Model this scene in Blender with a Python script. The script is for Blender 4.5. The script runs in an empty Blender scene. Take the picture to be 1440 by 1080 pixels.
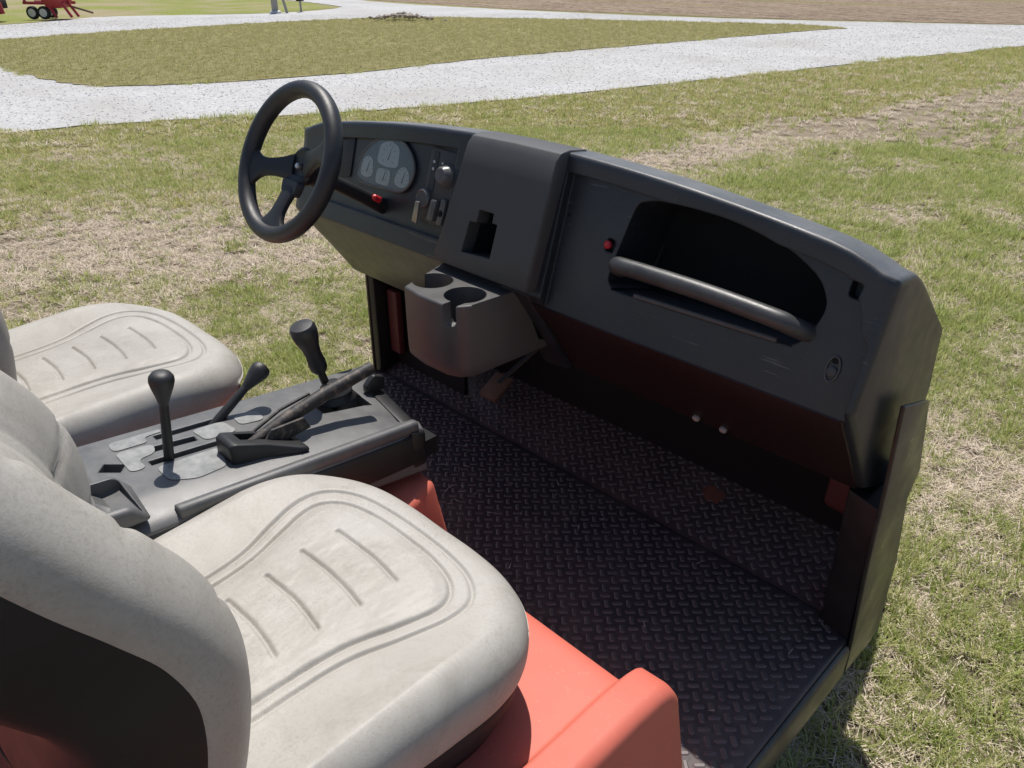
import bpy, bmesh, math, random
import numpy as np
from mathutils import Matrix, Vector

R = math.radians
S = bpy.context.scene
COL = S.collection

# ------------------------------------------------------------------ camera
cam_d = bpy.data.cameras.new('camera')
cam = bpy.data.objects.new('camera', cam_d)
COL.objects.link(cam)
cam.location = (0, 0, 1.62)
cam.rotation_euler = (R(61), 0, R(45))
cam_d.sensor_width = 36.0
cam_d.lens = 36.0 * 1082 / 1440
cam_d.clip_start = 0.02
cam_d.clip_end = 2000
S.camera = cam

# ------------------------------------------------------------------ sky, sun, exposure
SUN_EL, SUN_AZ = 65.0, 48.5          # azimuth measured from +Y towards -X
w = bpy.data.worlds.new('World'); S.world = w; w.use_nodes = True
nt = w.node_tree; nt.nodes.clear()
sky = nt.nodes.new('ShaderNodeTexSky'); sky.sky_type = 'NISHITA'; sky.sun_disc = False
sky.sun_elevation = R(SUN_EL); sky.sun_rotation = R(-SUN_AZ)
sky.air_density = 1.0; sky.dust_density = 1.0; sky.ozone_density = 1.0
bg = nt.nodes.new('ShaderNodeBackground'); bg.inputs[1].default_value = 0.095
wo = nt.nodes.new('ShaderNodeOutputWorld')
nt.links.new(sky.outputs[0], bg.inputs[0]); nt.links.new(bg.outputs[0], wo.inputs[0])
sd = bpy.data.lights.new('sun', 'SUN'); sd.energy = 4.8; sd.angle = R(0.53); sd.color = (1.0, 0.95, 0.885)
sun = bpy.data.objects.new('sun', sd); COL.objects.link(sun)
sdir = Vector((-math.cos(R(SUN_EL)) * math.sin(R(SUN_AZ)), math.cos(R(SUN_EL)) * math.cos(R(SUN_AZ)), math.sin(R(SUN_EL))))
sun.rotation_euler = sdir.to_track_quat('Z', 'Y').to_euler()
sun.location = (-5, 5, 12)
S.view_settings.view_transform = 'Standard'; S.view_settings.look = 'None'
S.view_settings.exposure = 0.0; S.view_settings.gamma = 1.0
S.view_settings.use_curve_mapping = False

# ------------------------------------------------------------------ material helpers
class NT:
    def __init__(self, name):
        self.m = bpy.data.materials.new(name); self.m.use_nodes = True
        self.t = self.m.node_tree
        self.b = self.t.nodes['Principled BSDF']; self.out = self.t.nodes['Material Output']
        self._c = None
    def n(self, typ, **kw):
        nd = self.t.nodes.new(typ)
        for k, v in kw.items(): setattr(nd, k, v)
        return nd
    def l(self, a, b): self.t.links.new(a, b)
    def coord(self):
        if self._c is None: self._c = self.n('ShaderNodeTexCoord').outputs['Object']
        return self._c
    def noise(self, scale, detail=4, rough=0.6, vec=None, dist=0.0):
        nd = self.n('ShaderNodeTexNoise'); nd.inputs['Scale'].default_value = scale
        nd.inputs['Detail'].default_value = detail; nd.inputs['Roughness'].default_value = rough
        nd.inputs['Distortion'].default_value = dist
        self.l(vec or self.coord(), nd.inputs['Vector']); return nd.outputs['Fac']
    def ramp(self, fac, stops):
        nd = self.n('ShaderNodeValToRGB'); e = nd.color_ramp.elements
        while len(e) < len(stops): e.new(0.5)
        for i, (p, c) in enumerate(stops):
            e[i].position = p; e[i].color = (c, c, c, 1) if isinstance(c, (int, float)) else (*c, 1)
        self.l(fac, nd.inputs[0]); return nd.outputs[0]
    def mix(self, fac, a, b, mode='MIX'):
        nd = self.n('ShaderNodeMix', data_type='RGBA', blend_type=mode)
        for sock, v in ((nd.inputs[0], fac), (nd.inputs[6], a), (nd.inputs[7], b)):
            if hasattr(v, 'links'): self.l(v, sock)
            elif isinstance(v, (int, float)): sock.default_value = v
            else: sock.default_value = (*v, 1)
        return nd.outputs[2]
    def math(self, op, a, b=0.0):
        nd = self.n('ShaderNodeMath', operation=op)
        for sock, v in ((nd.inputs[0], a), (nd.inputs[1], b)):
            if hasattr(v, 'links'): self.l(v, sock)
            else: sock.default_value = v
        return nd.outputs[0]
    def bump(self, h, strength=0.2, dist=0.002, bevel=0.0):
        nd = self.n('ShaderNodeBump'); nd.inputs['Strength'].default_value = strength
        nd.inputs['Distance'].default_value = dist; self.l(h, nd.inputs['Height'])
        if bevel:
            bv = self.n('ShaderNodeBevel'); bv.samples = 4; bv.inputs['Radius'].default_value = bevel
            self.l(bv.outputs[0], nd.inputs['Normal'])
        self.l(nd.outputs[0], self.b.inputs['Normal'])
    def base(self, c):
        if hasattr(c, 'links'): self.l(c, self.b.inputs['Base Color'])
        else: self.b.inputs['Base Color'].default_value = (*c, 1)
    def rough(self, v):
        if hasattr(v, 'links'): self.l(v, self.b.inputs['Roughness'])
        else: self.b.inputs['Roughness'].default_value = v
    def spec(self, v): self.b.inputs['Specular IOR Level'].default_value = v

def plastic(name, col, col2, rough=0.5, grain=900, bevel=0.004, gs=0.25, spec=0.5, patch=6.0):
    k = NT(name)
    f = k.ramp(k.noise(patch, 6, 0.7), [(0.35, 0.0), (0.7, 1.0)])
    c = k.mix(f, col, col2)
    k.base(c)
    k.rough(k.math('ADD', k.math('MULTIPLY', k.noise(patch * 4, 3), 0.25), rough - 0.12))
    k.bump(k.noise(grain, 2), gs, 0.0006, bevel); k.spec(spec)
    return k.m

def simple(name, col, rough=0.5, metal=0.0, grain=0, var=0.15):
    k = NT(name)
    f = k.noise(25, 4)
    dark = tuple(c * (1 - var) for c in col); lite = tuple(min(1, c * (1 + var)) for c in col)
    k.base(k.mix(f, dark, lite)); k.rough(rough); k.b.inputs['Metallic'].default_value = metal
    if grain: k.bump(k.noise(grain, 2), 0.3, 0.0008)
    return k.m

M = {}
M['dash'] = plastic('dash_black_plastic', (0.030, 0.033, 0.038), (0.046, 0.049, 0.055), 0.44, 1100, 0.005, 0.35, 0.75)
def dash_plastic():
    k = NT('dash_black_plastic_dust_and_sheen')
    f = k.ramp(k.noise(6, 6, 0.7), [(0.35, 0.0), (0.7, 1.0)])
    c = k.mix(f, (0.017, 0.020, 0.026), (0.029, 0.033, 0.041))
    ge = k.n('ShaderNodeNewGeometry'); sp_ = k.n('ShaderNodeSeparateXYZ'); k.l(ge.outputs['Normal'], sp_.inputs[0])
    up = k.ramp(sp_.outputs[2], [(0.55, 0.0), (0.95, 1.0)])  # upward faces paled: top dust plus sunlit highlight painted into the colour
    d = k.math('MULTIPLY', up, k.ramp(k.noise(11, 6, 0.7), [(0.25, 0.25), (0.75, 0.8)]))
    mp = k.n('ShaderNodeMapping'); mp.inputs['Rotation'].default_value = (0.3, 0.5, 0.4); mp.inputs['Scale'].default_value = (3, 60, 40); k.l(k.coord(), mp.inputs[0])
    scr = k.math('MULTIPLY', k.ramp(k.noise(3.0, 2, 0.5, mp.outputs[0]), [(0.67, 0.0), (0.70, 1.0)]), k.ramp(k.noise(4.5, 3), [(0.5, 0.0), (0.62, 0.5)]))
    c = k.mix(scr, c, (0.15, 0.155, 0.16))
    dst = k.ramp(k.noise(55, 8, 0.85), [(0.56, 0.0), (0.72, 0.30)]); c = k.mix(dst, c, (0.14, 0.13, 0.12))
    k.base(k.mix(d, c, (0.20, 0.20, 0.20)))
    k.rough(k.ramp(k.noise(24, 3), [(0.3, 0.30), (0.7, 0.42)]))
    k.bump(k.noise(1100, 2), 0.35, 0.0006, 0.005); k.spec(0.55)
    return k.m
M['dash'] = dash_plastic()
M['dash_inner'] = plastic('dash_recess_plastic', (0.022, 0.025, 0.031), (0.036, 0.040, 0.048), 0.5, 1100, 0.003, 0.3)
M['stack'] = plastic('stack_grey_plastic', (0.055, 0.056, 0.058), (0.075, 0.076, 0.078), 0.55, 1100, 0.005, 0.35)
M['tray'] = plastic('tray_grey_plastic', (0.075, 0.072, 0.072), (0.10, 0.097, 0.095), 0.40, 1100, 0.004, 0.35, 0.6)
M['console'] = plastic('console_sunfaded_plastic', (0.085, 0.086, 0.088), (0.145, 0.144, 0.14), 0.42, 800, 0.006, 0.5, 0.7, 9.0)
M['black'] = plastic('black_rubber', (0.012, 0.012, 0.013), (0.024, 0.024, 0.025), 0.45, 900, 0.003, 0.3)
M['rim'] = plastic('wheel_rim_rubber', (0.016, 0.016, 0.018), (0.030, 0.030, 0.032), 0.46, 1400, 0.0, 0.4, 0.6, 14)
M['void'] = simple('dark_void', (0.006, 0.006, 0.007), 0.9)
M['steel'] = simple('worn_steel', (0.35, 0.33, 0.30), 0.45, 0.8, 300, 0.3)
M['chrome'] = simple('bright_bolt_steel', (0.6, 0.58, 0.55), 0.3, 0.9)
M['redtip'] = simple('red_plastic', (0.55, 0.02, 0.03), 0.4)
M['gauge'] = simple('gauge_face', (0.30, 0.34, 0.34), 0.35)
M['gaugeblue'] = simple('gauge_panel_slate', (0.030, 0.040, 0.054), 0.4)
M['white'] = simple('white_enamel', (0.6, 0.6, 0.58), 0.5)
M['tyre'] = simple('tyre_rubber', (0.02, 0.02, 0.02), 0.8, 0, 200)
M['machred'] = simple('implement_red_paint', (0.36, 0.03, 0.04), 0.5)
M['greypost'] = simple('weathered_grey_wood', (0.36, 0.34, 0.31), 0.85, 0, 60)
M['shaded_red'] = simple('dirty_shaded_body_red', (0.11, 0.026, 0.024), 0.6, 0, 300, 0.3)  # body red darkened: dirt plus under-dash shade painted into the colour
M['red_bounce'] = simple('dark_plastic_red_bounce', (0.020, 0.0075, 0.007), 0.42, 0, 700, 0.3)  # dark plastic with the seat base's red reflection painted into its colour
M['switch'] = simple('worn_switch_plastic', (0.12, 0.12, 0.12), 0.3, 0, 300, 0.4)
M['boltgrey'] = simple('dull_bolt', (0.32, 0.30, 0.29), 0.5)
M['ink'] = simple('gauge_ink', (0.03, 0.035, 0.04), 0.5)
M['rustpatch'] = simple('worn_rust_patch', (0.20, 0.075, 0.05), 0.8, 0, 300, 0.5)
M['rust'] = simple('rusty_brown_metal', (0.16, 0.10, 0.07), 0.75, 0.2, 300, 0.45)

def dirty_steel():
    k = NT('floor_black_painted_steel')
    n1 = k.noise(7, 6, 0.7); n2 = k.noise(60, 4, 0.7)
    dirt = k.ramp(k.math('ADD', k.math('MULTIPLY', n1, 0.7), k.math('MULTIPLY', n2, 0.3)), [(0.46, 0.0), (0.72, 1.0)])
    c = k.mix(dirt, (0.066, 0.052, 0.056), (0.150, 0.110, 0.096))
    rust = k.ramp(k.noise(3.1, 5, 0.65, dist=0.4), [(0.66, 0.0), (0.72, 1.0)])
    c = k.mix(k.math('MULTIPLY', rust, 0.45), c, (0.16, 0.07, 0.045))
    k.base(c)
    k.rough(k.ramp(n2, [(0.3, 0.38), (0.7, 0.62)]))
    k.bump(k.noise(350, 3), 0.3, 0.0008); k.spec(0.5)
    return k.m
M['floor'] = dirty_steel()
M['tread'] = simple('worn_tread_bar', (0.125, 0.102, 0.100), 0.45, 0.0, 300, 0.4)

def olive_panel():
    k = NT('side_panel_black_gloss_dusty')
    d = k.ramp(k.noise(14, 6, 0.7), [(0.4, 0.0), (0.75, 1.0)])
    k.base(k.mix(d, (0.028, 0.028, 0.026), (0.075, 0.07, 0.055))); k.rough(k.ramp(k.noise(9, 4), [(0.3, 0.24), (0.7, 0.5)]))
    k.bump(k.noise(12, 3), 0.15, 0.004, 0.003); k.spec(0.6)
    return k.m
M['panel'] = olive_panel()

def red_plastic():
    k = NT('sunfaded_red_body')
    f = k.ramp(k.noise(5, 5, 0.6), [(0.3, 0.0), (0.75, 1.0)])
    c = k.mix(f, (0.60, 0.140, 0.095), (0.65, 0.175, 0.125))
    s = k.ramp(k.noise(140, 3, 0.7), [(0.62, 0.0), (0.74, 1.0)])
    c = k.mix(k.math('MULTIPLY', s, 0.35), c, (0.75, 0.32, 0.26))
    sm = k.ramp(k.noise(3.0, 6, 0.75, dist=1.0), [(0.55, 0.0), (0.8, 1.0)])
    c = k.mix(k.math('MULTIPLY', sm, 0.40), c, (0.50, 0.15, 0.11))
    k.base(c); k.rough(0.56); k.bump(k.noise(700, 2), 0.25, 0.0006, 0.004); k.spec(0.35)
    return k.m
M['red'] = red_plastic()

def vinyl():
    k = NT('offwhite_seat_vinyl')
    n1 = k.noise(4.5, 5, 0.65, dist=0.3)
    c = k.mix(k.ramp(n1, [(0.36, 0.0), (0.68, 1.0)]), (0.455, 0.437, 0.402), (0.365, 0.342, 0.304))
    sm = k.ramp(k.noise(10, 9, 0.85, dist=0.8), [(0.50, 0.0), (0.74, 1.0)])
    c = k.mix(k.math('MULTIPLY', sm, 0.55), c, (0.25, 0.225, 0.185))
    mo = k.ramp(k.noise(260, 4, 0.7), [(0.48, 0.0), (0.70, 1.0)])
    area = k.ramp(k.noise(6, 4, 0.6), [(0.38, 0.2), (0.66, 1.0)])
    c = k.mix(k.math('MULTIPLY', k.math('MULTIPLY', mo, area), 0.55), c, (0.23, 0.21, 0.175))
    k.base(c); k.rough(0.5); k.spec(0.4)
    g = k.math('ADD', k.noise(520, 3, 0.6), k.math('MULTIPLY', k.noise(70, 3), 0.6))
    k.bump(g, 0.2, 0.0009)
    return k.m
M['vinyl'] = vinyl()
M['shell'] = plastic('seat_black_shell', (0.012, 0.012, 0.014), (0.026, 0.026, 0.028), 0.6, 600, 0.0, 0.4, 0.3)

def decal():
    k = NT('faded_clear_decal')
    f = k.ramp(k.noise(38, 6, 0.7), [(0.35, 0.0), (0.70, 1.0)])
    k.base(k.mix(f, (0.19, 0.195, 0.19), (0.36, 0.36, 0.35))); k.rough(0.4)
    k.bump(k.noise(120, 3), 0.2, 0.0008)
    return k.m
M['decal'] = decal()

def lens():
    k = NT('scuffed_clear_lens')
    g = k.n('ShaderNodeBsdfGlossy'); g.inputs['Roughness'].default_value = 0.14
    t = k.n('ShaderNodeBsdfTransparent'); mx = k.n('ShaderNodeMixShader')
    fr = k.n('ShaderNodeFresnel'); fr.inputs[0].default_value = 1.45
    k.l(k.math('ADD', k.math('MULTIPLY', fr.outputs[0], 0.09), 0.006), mx.inputs[0])
    k.l(t.outputs[0], mx.inputs[1]); k.l(g.outputs[0], mx.inputs[2]); k.l(mx.outputs[0], k.out.inputs['Surface'])
    return k.m
M['lens'] = lens()

# ------------------------------------------------------------------ object helpers
def tag(o, label, cat=None, group=None, kind=None):
    if label: o['label'] = label
    if cat: o['category'] = cat
    if group: o['group'] = group
    if kind: o['kind'] = kind
    return o

def empty(name, loc):
    o = bpy.data.objects.new(name, None); COL.objects.link(o); o.location = loc
    o.empty_display_size = 0.1
    return o

def link(name, me, mat, parent=None):
    o = bpy.data.objects.new(name, me); COL.objects.link(o)
    if mat is not None and not me.materials: me.materials.append(M[mat] if isinstance(mat, str) else mat)
    if parent is not None:
        o.parent = parent
        if parent.type == 'EMPTY': o.matrix_parent_inverse = Matrix.Translation(-Vector(parent.location))
    return o

def from_bm(name, bm, mat, parent=None, sharp=40):
    me = bpy.data.meshes.new(name); bm.to_mesh(me); bm.free()
    for p in me.polygons: p.use_smooth = True
    if sharp: me.set_sharp_from_angle(angle=R(sharp))
    return link(name, me, mat, parent)

def bm_from(verts, faces):
    bm = bmesh.new(); vs = [bm.verts.new(v) for v in verts]
    for f in faces:
        try: bm.faces.new([vs[i] for i in f])
        except ValueError: pass
    bm.normal_update(); return bm

def bevel_bm(bm, off, seg=2, ang=30):
    bm.normal_update()
    ed = [e for e in bm.edges if len(e.link_faces) == 2 and e.calc_face_angle(0) > R(ang)]
    if ed: bmesh.ops.bevel(bm, geom=ed, offset=off, segments=seg, profile=0.5, affect='EDGES', clamp_overlap=True)
    return bm

def recalc(bm):
    bmesh.ops.recalc_face_normals(bm, faces=bm.faces[:]); return bm

def loft(sections, close=True, cap=True):
    """sections: list of equally long point lists; returns bmesh"""
    n = len(sections[0]); V = [p for s in sections for p in s]; F = []
    for i in range(len(sections) - 1):
        for j in range(n if close else n - 1):
            a = i * n + j; b = i * n + (j + 1) % n
            F.append((a, b, b + n, a + n))
    if cap:
        F.append(tuple(range(n))[::-1]); F.append(tuple(range((len(sections) - 1) * n, len(sections) * n)))
    return recalc(bm_from(V, F))

def prism(poly, vec, z0=None):
    """extrude a planar polygon (3D points) by vec"""
    v = Vector(vec)
    return loft([[Vector(p) for p in poly], [Vector(p) + v for p in poly]])

def box(x0, x1, y0, y1, z0, z1):
    return prism([(x0, y0, z0), (x1, y0, z0), (x1, y1, z0), (x0, y1, z0)], (0, 0, z1 - z0))

def frame(d):
    d = Vector(d).normalized(); a = Vector((0, 0, 1)) if abs(d.z) < 0.9 else Vector((1, 0, 0))
    x = d.cross(a).normalized(); y = d.cross(x).normalized(); return x, y

def tube(path, radii, n=14, cap=True):
    pts = [Vector(p) for p in path]
    if not hasattr(radii, '__len__'): radii = [radii] * len(pts)
    secs = []
    d0 = (pts[1] - pts[0]); x, y = frame(d0)
    for i, p in enumerate(pts):
        d = (pts[min(i + 1, len(pts) - 1)] - pts[max(i - 1, 0)]).normalized()
        x = (x - d * x.dot(d)).normalized(); y = d.cross(x).normalized()
        secs.append([p + (x * math.cos(2 * math.pi * k / n) + y * math.sin(2 * math.pi * k / n)) * radii[i] for k in range(n)])
    return loft(secs, True, cap)

def lathe(p0, axis, prof, n=20):
    a = Vector(axis).normalized(); p0 = Vector(p0)
    x, y = frame(a)
    secs = [[p0 + a * h + (x * math.cos(2 * math.pi * k / n) + y * math.sin(2 * math.pi * k / n)) * max(r, 1e-4) for k in range(n)] for r, h in prof]
    return loft(secs, True, True)

def catmull(P, sub=6, closed=False):
    P = [np.array(p, float) for p in P]; out = []; n = len(P)
    rng = range(n if closed else n - 1)
    for i in rng:
        p1, p2 = P[i], P[(i + 1) % n]
        p0 = P[i - 1] if (closed or i > 0) else 2 * p1 - p2
        p3 = P[(i + 2) % n] if (closed or i + 2 < n) else 2 * p2 - p1
        for k in range(sub):
            t = k / sub
            out.append(0.5 * (2 * p1 + (p2 - p0) * t + (2 * p0 - 5 * p1 + 4 * p2 - p3) * t * t + (3 * p1 - p0 - 3 * p2 + p3) * t ** 3))
    if not closed: out.append(P[-1])
    return out

def boolean(o, cutters, solver='EXACT'):
    for c in cutters:
        me = bpy.data.meshes.new('cut'); c.to_mesh(me); c.free()
        co = bpy.data.objects.new('cut', me); COL.objects.link(co)
        md = o.modifiers.new('b', 'BOOLEAN'); md.operation = 'DIFFERENCE'; md.solver = solver; md.object = co
        dg = bpy.context.evaluated_depsgraph_get()
        new = bpy.data.meshes.new_from_object(o.evaluated_get(dg), depsgraph=dg)
        o.modifiers.clear(); old = o.data; o.data = new; new.name = old.name
        bpy.data.meshes.remove(old); bpy.data.objects.remove(co); bpy.data.meshes.remove(me)
    for p in o.data.polygons: p.use_smooth = True
    o.data.set_sharp_from_angle(angle=R(35))
    return o

# ------------------------------------------------------------------ numpy noise for the scatter
_rs = np.random.RandomState(11)
_lat = _rs.rand(256, 256)
def vnoise(x, y, s):
    x = np.asarray(x) * s + 77.3; y = np.asarray(y) * s + 31.7
    i = np.floor(x).astype(int); j = np.floor(y).astype(int); fx = x - i; fy = y - j
    fx = fx * fx * (3 - 2 * fx); fy = fy * fy * (3 - 2 * fy)
    g = lambda a, b: _lat[a % 256, b % 256]
    return (g(i, j) * (1 - fx) + g(i + 1, j) * fx) * (1 - fy) + (g(i, j + 1) * (1 - fx) + g(i + 1, j + 1) * fx) * fy
def fnoise(x, y, s): return (vnoise(x, y, s) + 0.5 * vnoise(x, y, 2.1 * s) + 0.25 * vnoise(x, y, 4.3 * s)) / 1.75

def inpoly(x, y, poly):
    x = np.asarray(x); y = np.asarray(y); c = np.zeros(x.shape, bool); n = len(poly)
    for i in range(n):
        x1, y1 = poly[i]; x2, y2 = poly[(i + 1) % n]
        if y1 == y2: continue
        k = (y1 > y) != (y2 > y)
        c ^= k & (x < (x2 - x1) * (y - y1) / (y2 - y1) + x1)
    return c

# ================================================================== THE SETTING
# outlines on the ground, in metres
near_edge = [(-13.5, -9.0), (-10.9, -2.6), (-9.71, 2.1), (-9.10, 3.74), (-8.35, 5.0), (-7.49, 7.23), (-6.66, 10.9), (-5.76, 15.35), (-4.79, 19.9), (-3.4, 26.5)]
far_side = [(-6.36, 25.85 + 3.0), (-6.36, 25.86), (-13.98, 22.53), (-21.7, 20.98), (-30.2, 20.2), (-45, 22.8)]
island = [(-15.93, 3.74), (-13.83, 3.77), (-12.53, 4.03), (-11.8, 4.95), (-11.1, 7.3), (-10.98, 10.6), (-10.38, 15.4), (-9.6, 20.6), (-9.34, 21.55),
          (-10.68, 21.9), (-14.79, 20.04), (-20.3, 16.63), (-21.56, 14.1), (-21.76, 8.5), (-21.3, 5.2), (-20.2, 3.9), (-18.2, 3.5)]
gravel_out = near_edge + [(-4.3, 28.2), (-6.4, 26.2), (-13.98, 22.6), (-21.7, 21.2), (-30.2, 21.4), (-46, 25.0), (-46, 22.0), (-30.2, 18.9),
              (-26.6, 17.6), (-25.6, 14.2), (-27.6, 9.8), (-26.2, 6.4), (-27.5, -1.0), (-30, -9.0)]

def rough_line(P, amp, step, seed):
    P = catmull(P, 10, True); out = []; rnd = random.Random(seed)
    for i in range(len(P)):
        a, b = P[i], P[(i + 1) % len(P)]; L = np.linalg.norm(b - a); k = max(1, int(L / step))
        for j in range(k):
            q = a + (b - a) * j / k
            out.append((q[0] + rnd.uniform(-amp, amp), q[1] + rnd.uniform(-amp, amp)))
    return out

def flat_sheet(name, poly, z, mat):
    bm = bmesh.new(); vs = [bm.verts.new((x, y, z)) for x, y in poly]
    ed = [bm.edges.new((vs[i], vs[(i + 1) % len(vs)])) for i in range(len(vs))]
    bmesh.ops.triangle_fill(bm, use_beauty=True, edges=ed)
    for f in bm.faces:
        if f.normal.z < 0: f.normal_flip()
    o = from_bm(name, bm, mat, None, 0); o['kind'] = 'structure'; return o

def lawn_material(name, island_look=False):
    k = NT(name)
    big = k.noise(0.55, 5, 0.6); mid = k.noise(5, 6, 0.7); fine = k.noise(60, 6, 0.75)
    dirt = k.mix(k.ramp(fine, [(0.32, 0.0), (0.68, 1.0)]), (0.10, 0.074, 0.052), (0.50, 0.41, 0.31))
    thatch = k.mix(k.ramp(fine, [(0.3, 0.0), (0.7, 1.0)]), (0.25, 0.20, 0.135), (0.58, 0.49, 0.36))
    green = k.mix(k.ramp(fine, [(0.3, 0.0), (0.7, 1.0)]), (0.16, 0.17, 0.05), (0.42, 0.40, 0.18))
    if island_look:
        c = k.mix(k.ramp(mid, [(0.3, 0.0), (0.7, 1.0)]), k.mix(k.ramp(fine, [(0.3, 0.), (0.7, 1.)]), (0.17, 0.165, 0.05), (0.40, 0.37, 0.18)), k.mix(fine, (0.20, 0.18, 0.075), (0.46, 0.40, 0.22)))
    else:
        c = k.mix(k.ramp(mid, [(0.35, 0.0), (0.65, 1.0)]), dirt, thatch)
        sep = k.n('ShaderNodeSeparateXYZ'); k.l(k.coord(), sep.inputs[0])
        far = k.n('ShaderNodeMapRange'); far.inputs[1].default_value = -5.2; far.inputs[2].default_value = -6.4
        k.l(k.math('ADD', sep.outputs[0], k.math('MULTIPLY', big, 1.2)), far.inputs[0])
        c = k.mix(k.math('MULTIPLY', far.outputs[0], 0.7), c, green)
    k.base(c); k.rough(0.95); k.spec(0.1)
    k.bump(k.math('ADD', fine, k.math('MULTIPLY', mid, 1.5)), 0.9, 0.03)
    return k.m

def gravel_material():
    k = NT('white_crushed_gravel')
    v = k.n('ShaderNodeTexVoronoi'); v.inputs['Scale'].default_value = 26; k.l(k.coord(), v.inputs['Vector'])
    sep = k.n('ShaderNodeSeparateColor'); k.l(v.outputs['Color'], sep.inputs[0])
    f = k.ramp(sep.outputs[0], [(0.0, (0.42, 0.42, 0.425)), (0.5, (0.49, 0.49, 0.49)), (1.0, (0.57, 0.57, 0.565))])
    n1 = k.noise(0.5, 6, 0.6)
    c = k.mix(k.ramp(n1, [(0.42, 0.0), (0.70, 0.7)]), f, (0.39, 0.372, 0.345))
    gap = k.ramp(v.outputs['Distance'], [(0.35, 0.0), (0.75, 1.0)])
    c = k.mix(k.math('MULTIPLY', gap, 0.10), c, (0.30, 0.29, 0.28))
    k.base(c); k.rough(0.9); k.spec(0.2)
    k.bump(k.math('ADD', k.math('MULTIPLY', v.outputs['Distance'], -1.0), k.math('MULTIPLY', k.noise(2, 4), 2.0)), 0.5, 0.02)
    return k.m

def field_material():
    k = NT('stubble_field')
    mp = k.n('ShaderNodeMapping'); mp.inputs['Rotation'].default_value = (0, 0, R(-24)); mp.inputs['Scale'].default_value = (0.35, 2.6, 1)
    k.l(k.coord(), mp.inputs[0])
    rows = k.noise(1.1, 8, 0.8, mp.outputs[0]); fine = k.noise(4.0, 8, 0.85); clod = k.noise(1.6, 6, 0.8)
    c = k.mix(k.ramp(rows, [(0.42, 0.0), (0.58, 1.0)]), (0.13, 0.088, 0.062), (0.40, 0.30, 0.215))
    c = k.mix(k.ramp(fine, [(0.46, 0.0), (0.60, 0.9)]), c, (0.52, 0.43, 0.33))
    c = k.mix(k.ramp(clod, [(0.52, 0.0), (0.66, 0.7)]), c, (0.17, 0.12, 0.085))
    g = k.ramp(k.noise(0.13, 3, 0.5, mp.outputs[0]), [(0.54, 0.0), (0.62, 0.6)])
    c = k.mix(g, c, (0.26, 0.25, 0.085))
    k.base(c); k.rough(0.95); k.spec(0.1); k.bump(k.math('ADD', fine, rows), 0.9, 0.10)
    return k.m

def verge_material():
    k = NT('bright_green_verge')
    fine = k.noise(14, 6, 0.75); big = k.noise(0.35, 4)
    c = k.mix(k.ramp(fine, [(0.3, 0.0), (0.7, 1.0)]), (0.12, 0.15, 0.03), (0.36, 0.38, 0.12))
    c = k.mix(k.ramp(big, [(0.42, 0.0), (0.62, 0.75)]), c, (0.38, 0.30, 0.22))
    k.base(c); k.rough(0.95); k.spec(0.1); k.bump(fine, 0.7, 0.04)
    return k.m

g = bm_from([(-420, -420, 0), (420, -420, 0), (420, 420, 0), (-420, 420, 0)], [(0, 1, 2, 3)])
ground = from_bm('ground', g, lawn_material('lawn_thatch_and_dirt'), None, 0); ground['kind'] = 'structure'
flat_sheet('gravel_drive', rough_line(gravel_out, 0.05, 0.22, 1), 0.012, gravel_material())
isl = rough_line(island, 0.05, 0.2, 2)
flat_sheet('lawn_island', isl, 0.022, lawn_material('island_lawn', True))
flat_sheet('stubble_field', [(-4.0, 28.4), (-6.4, 26.5), (-13.98, 23.1), (-21.7, 21.7), (-30.2, 22.0), (-46, 25.6), (-150, 60), (-150, 300), (200, 300), (200, 30)], 0.008, field_material())
flat_sheet('grass_verge', [(-26.7, 17.5), (-25.75, 14.2), (-27.75, 9.8), (-26.35, 6.4), (-27.7, -1.0), (-32, -12), (-120, -40), (-120, 38), (-46, 21.8), (-30.2, 18.7)], 0.006, verge_material())
gravel_ids = gravel_out

# ---------- scatters (stuff): points with attributes, instanced by geometry nodes
def blade(bm, base, direction, lean, h, wd, segs=3, curl=1.0):
    d = Vector((math.cos(direction), math.sin(direction), 0)); side = Vector((-d.y, d.x, 0))
    prev = None
    for i in range(segs + 1):
        t = i / segs
        p = Vector(base) + d * (math.sin(lean) * h * (t + curl * t * t) / (1 + curl)) + Vector((0, 0, max(0.002, math.cos(lean) * h * (t - 0.25 * curl * t * t))))
        ww = wd * (1 - t ** 1.6) * 0.5
        if i == segs: cur = [bm.verts.new(p)]
        else: cur = [bm.verts.new(p - side * ww), bm.verts.new(p + side * ww)]
        if prev:
            if len(cur) == 2: bm.faces.new((prev[0], prev[1], cur[1], cur[0]))
            else: bm.faces.new((prev[0], prev[1], cur[0]))
        prev = cur

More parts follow.
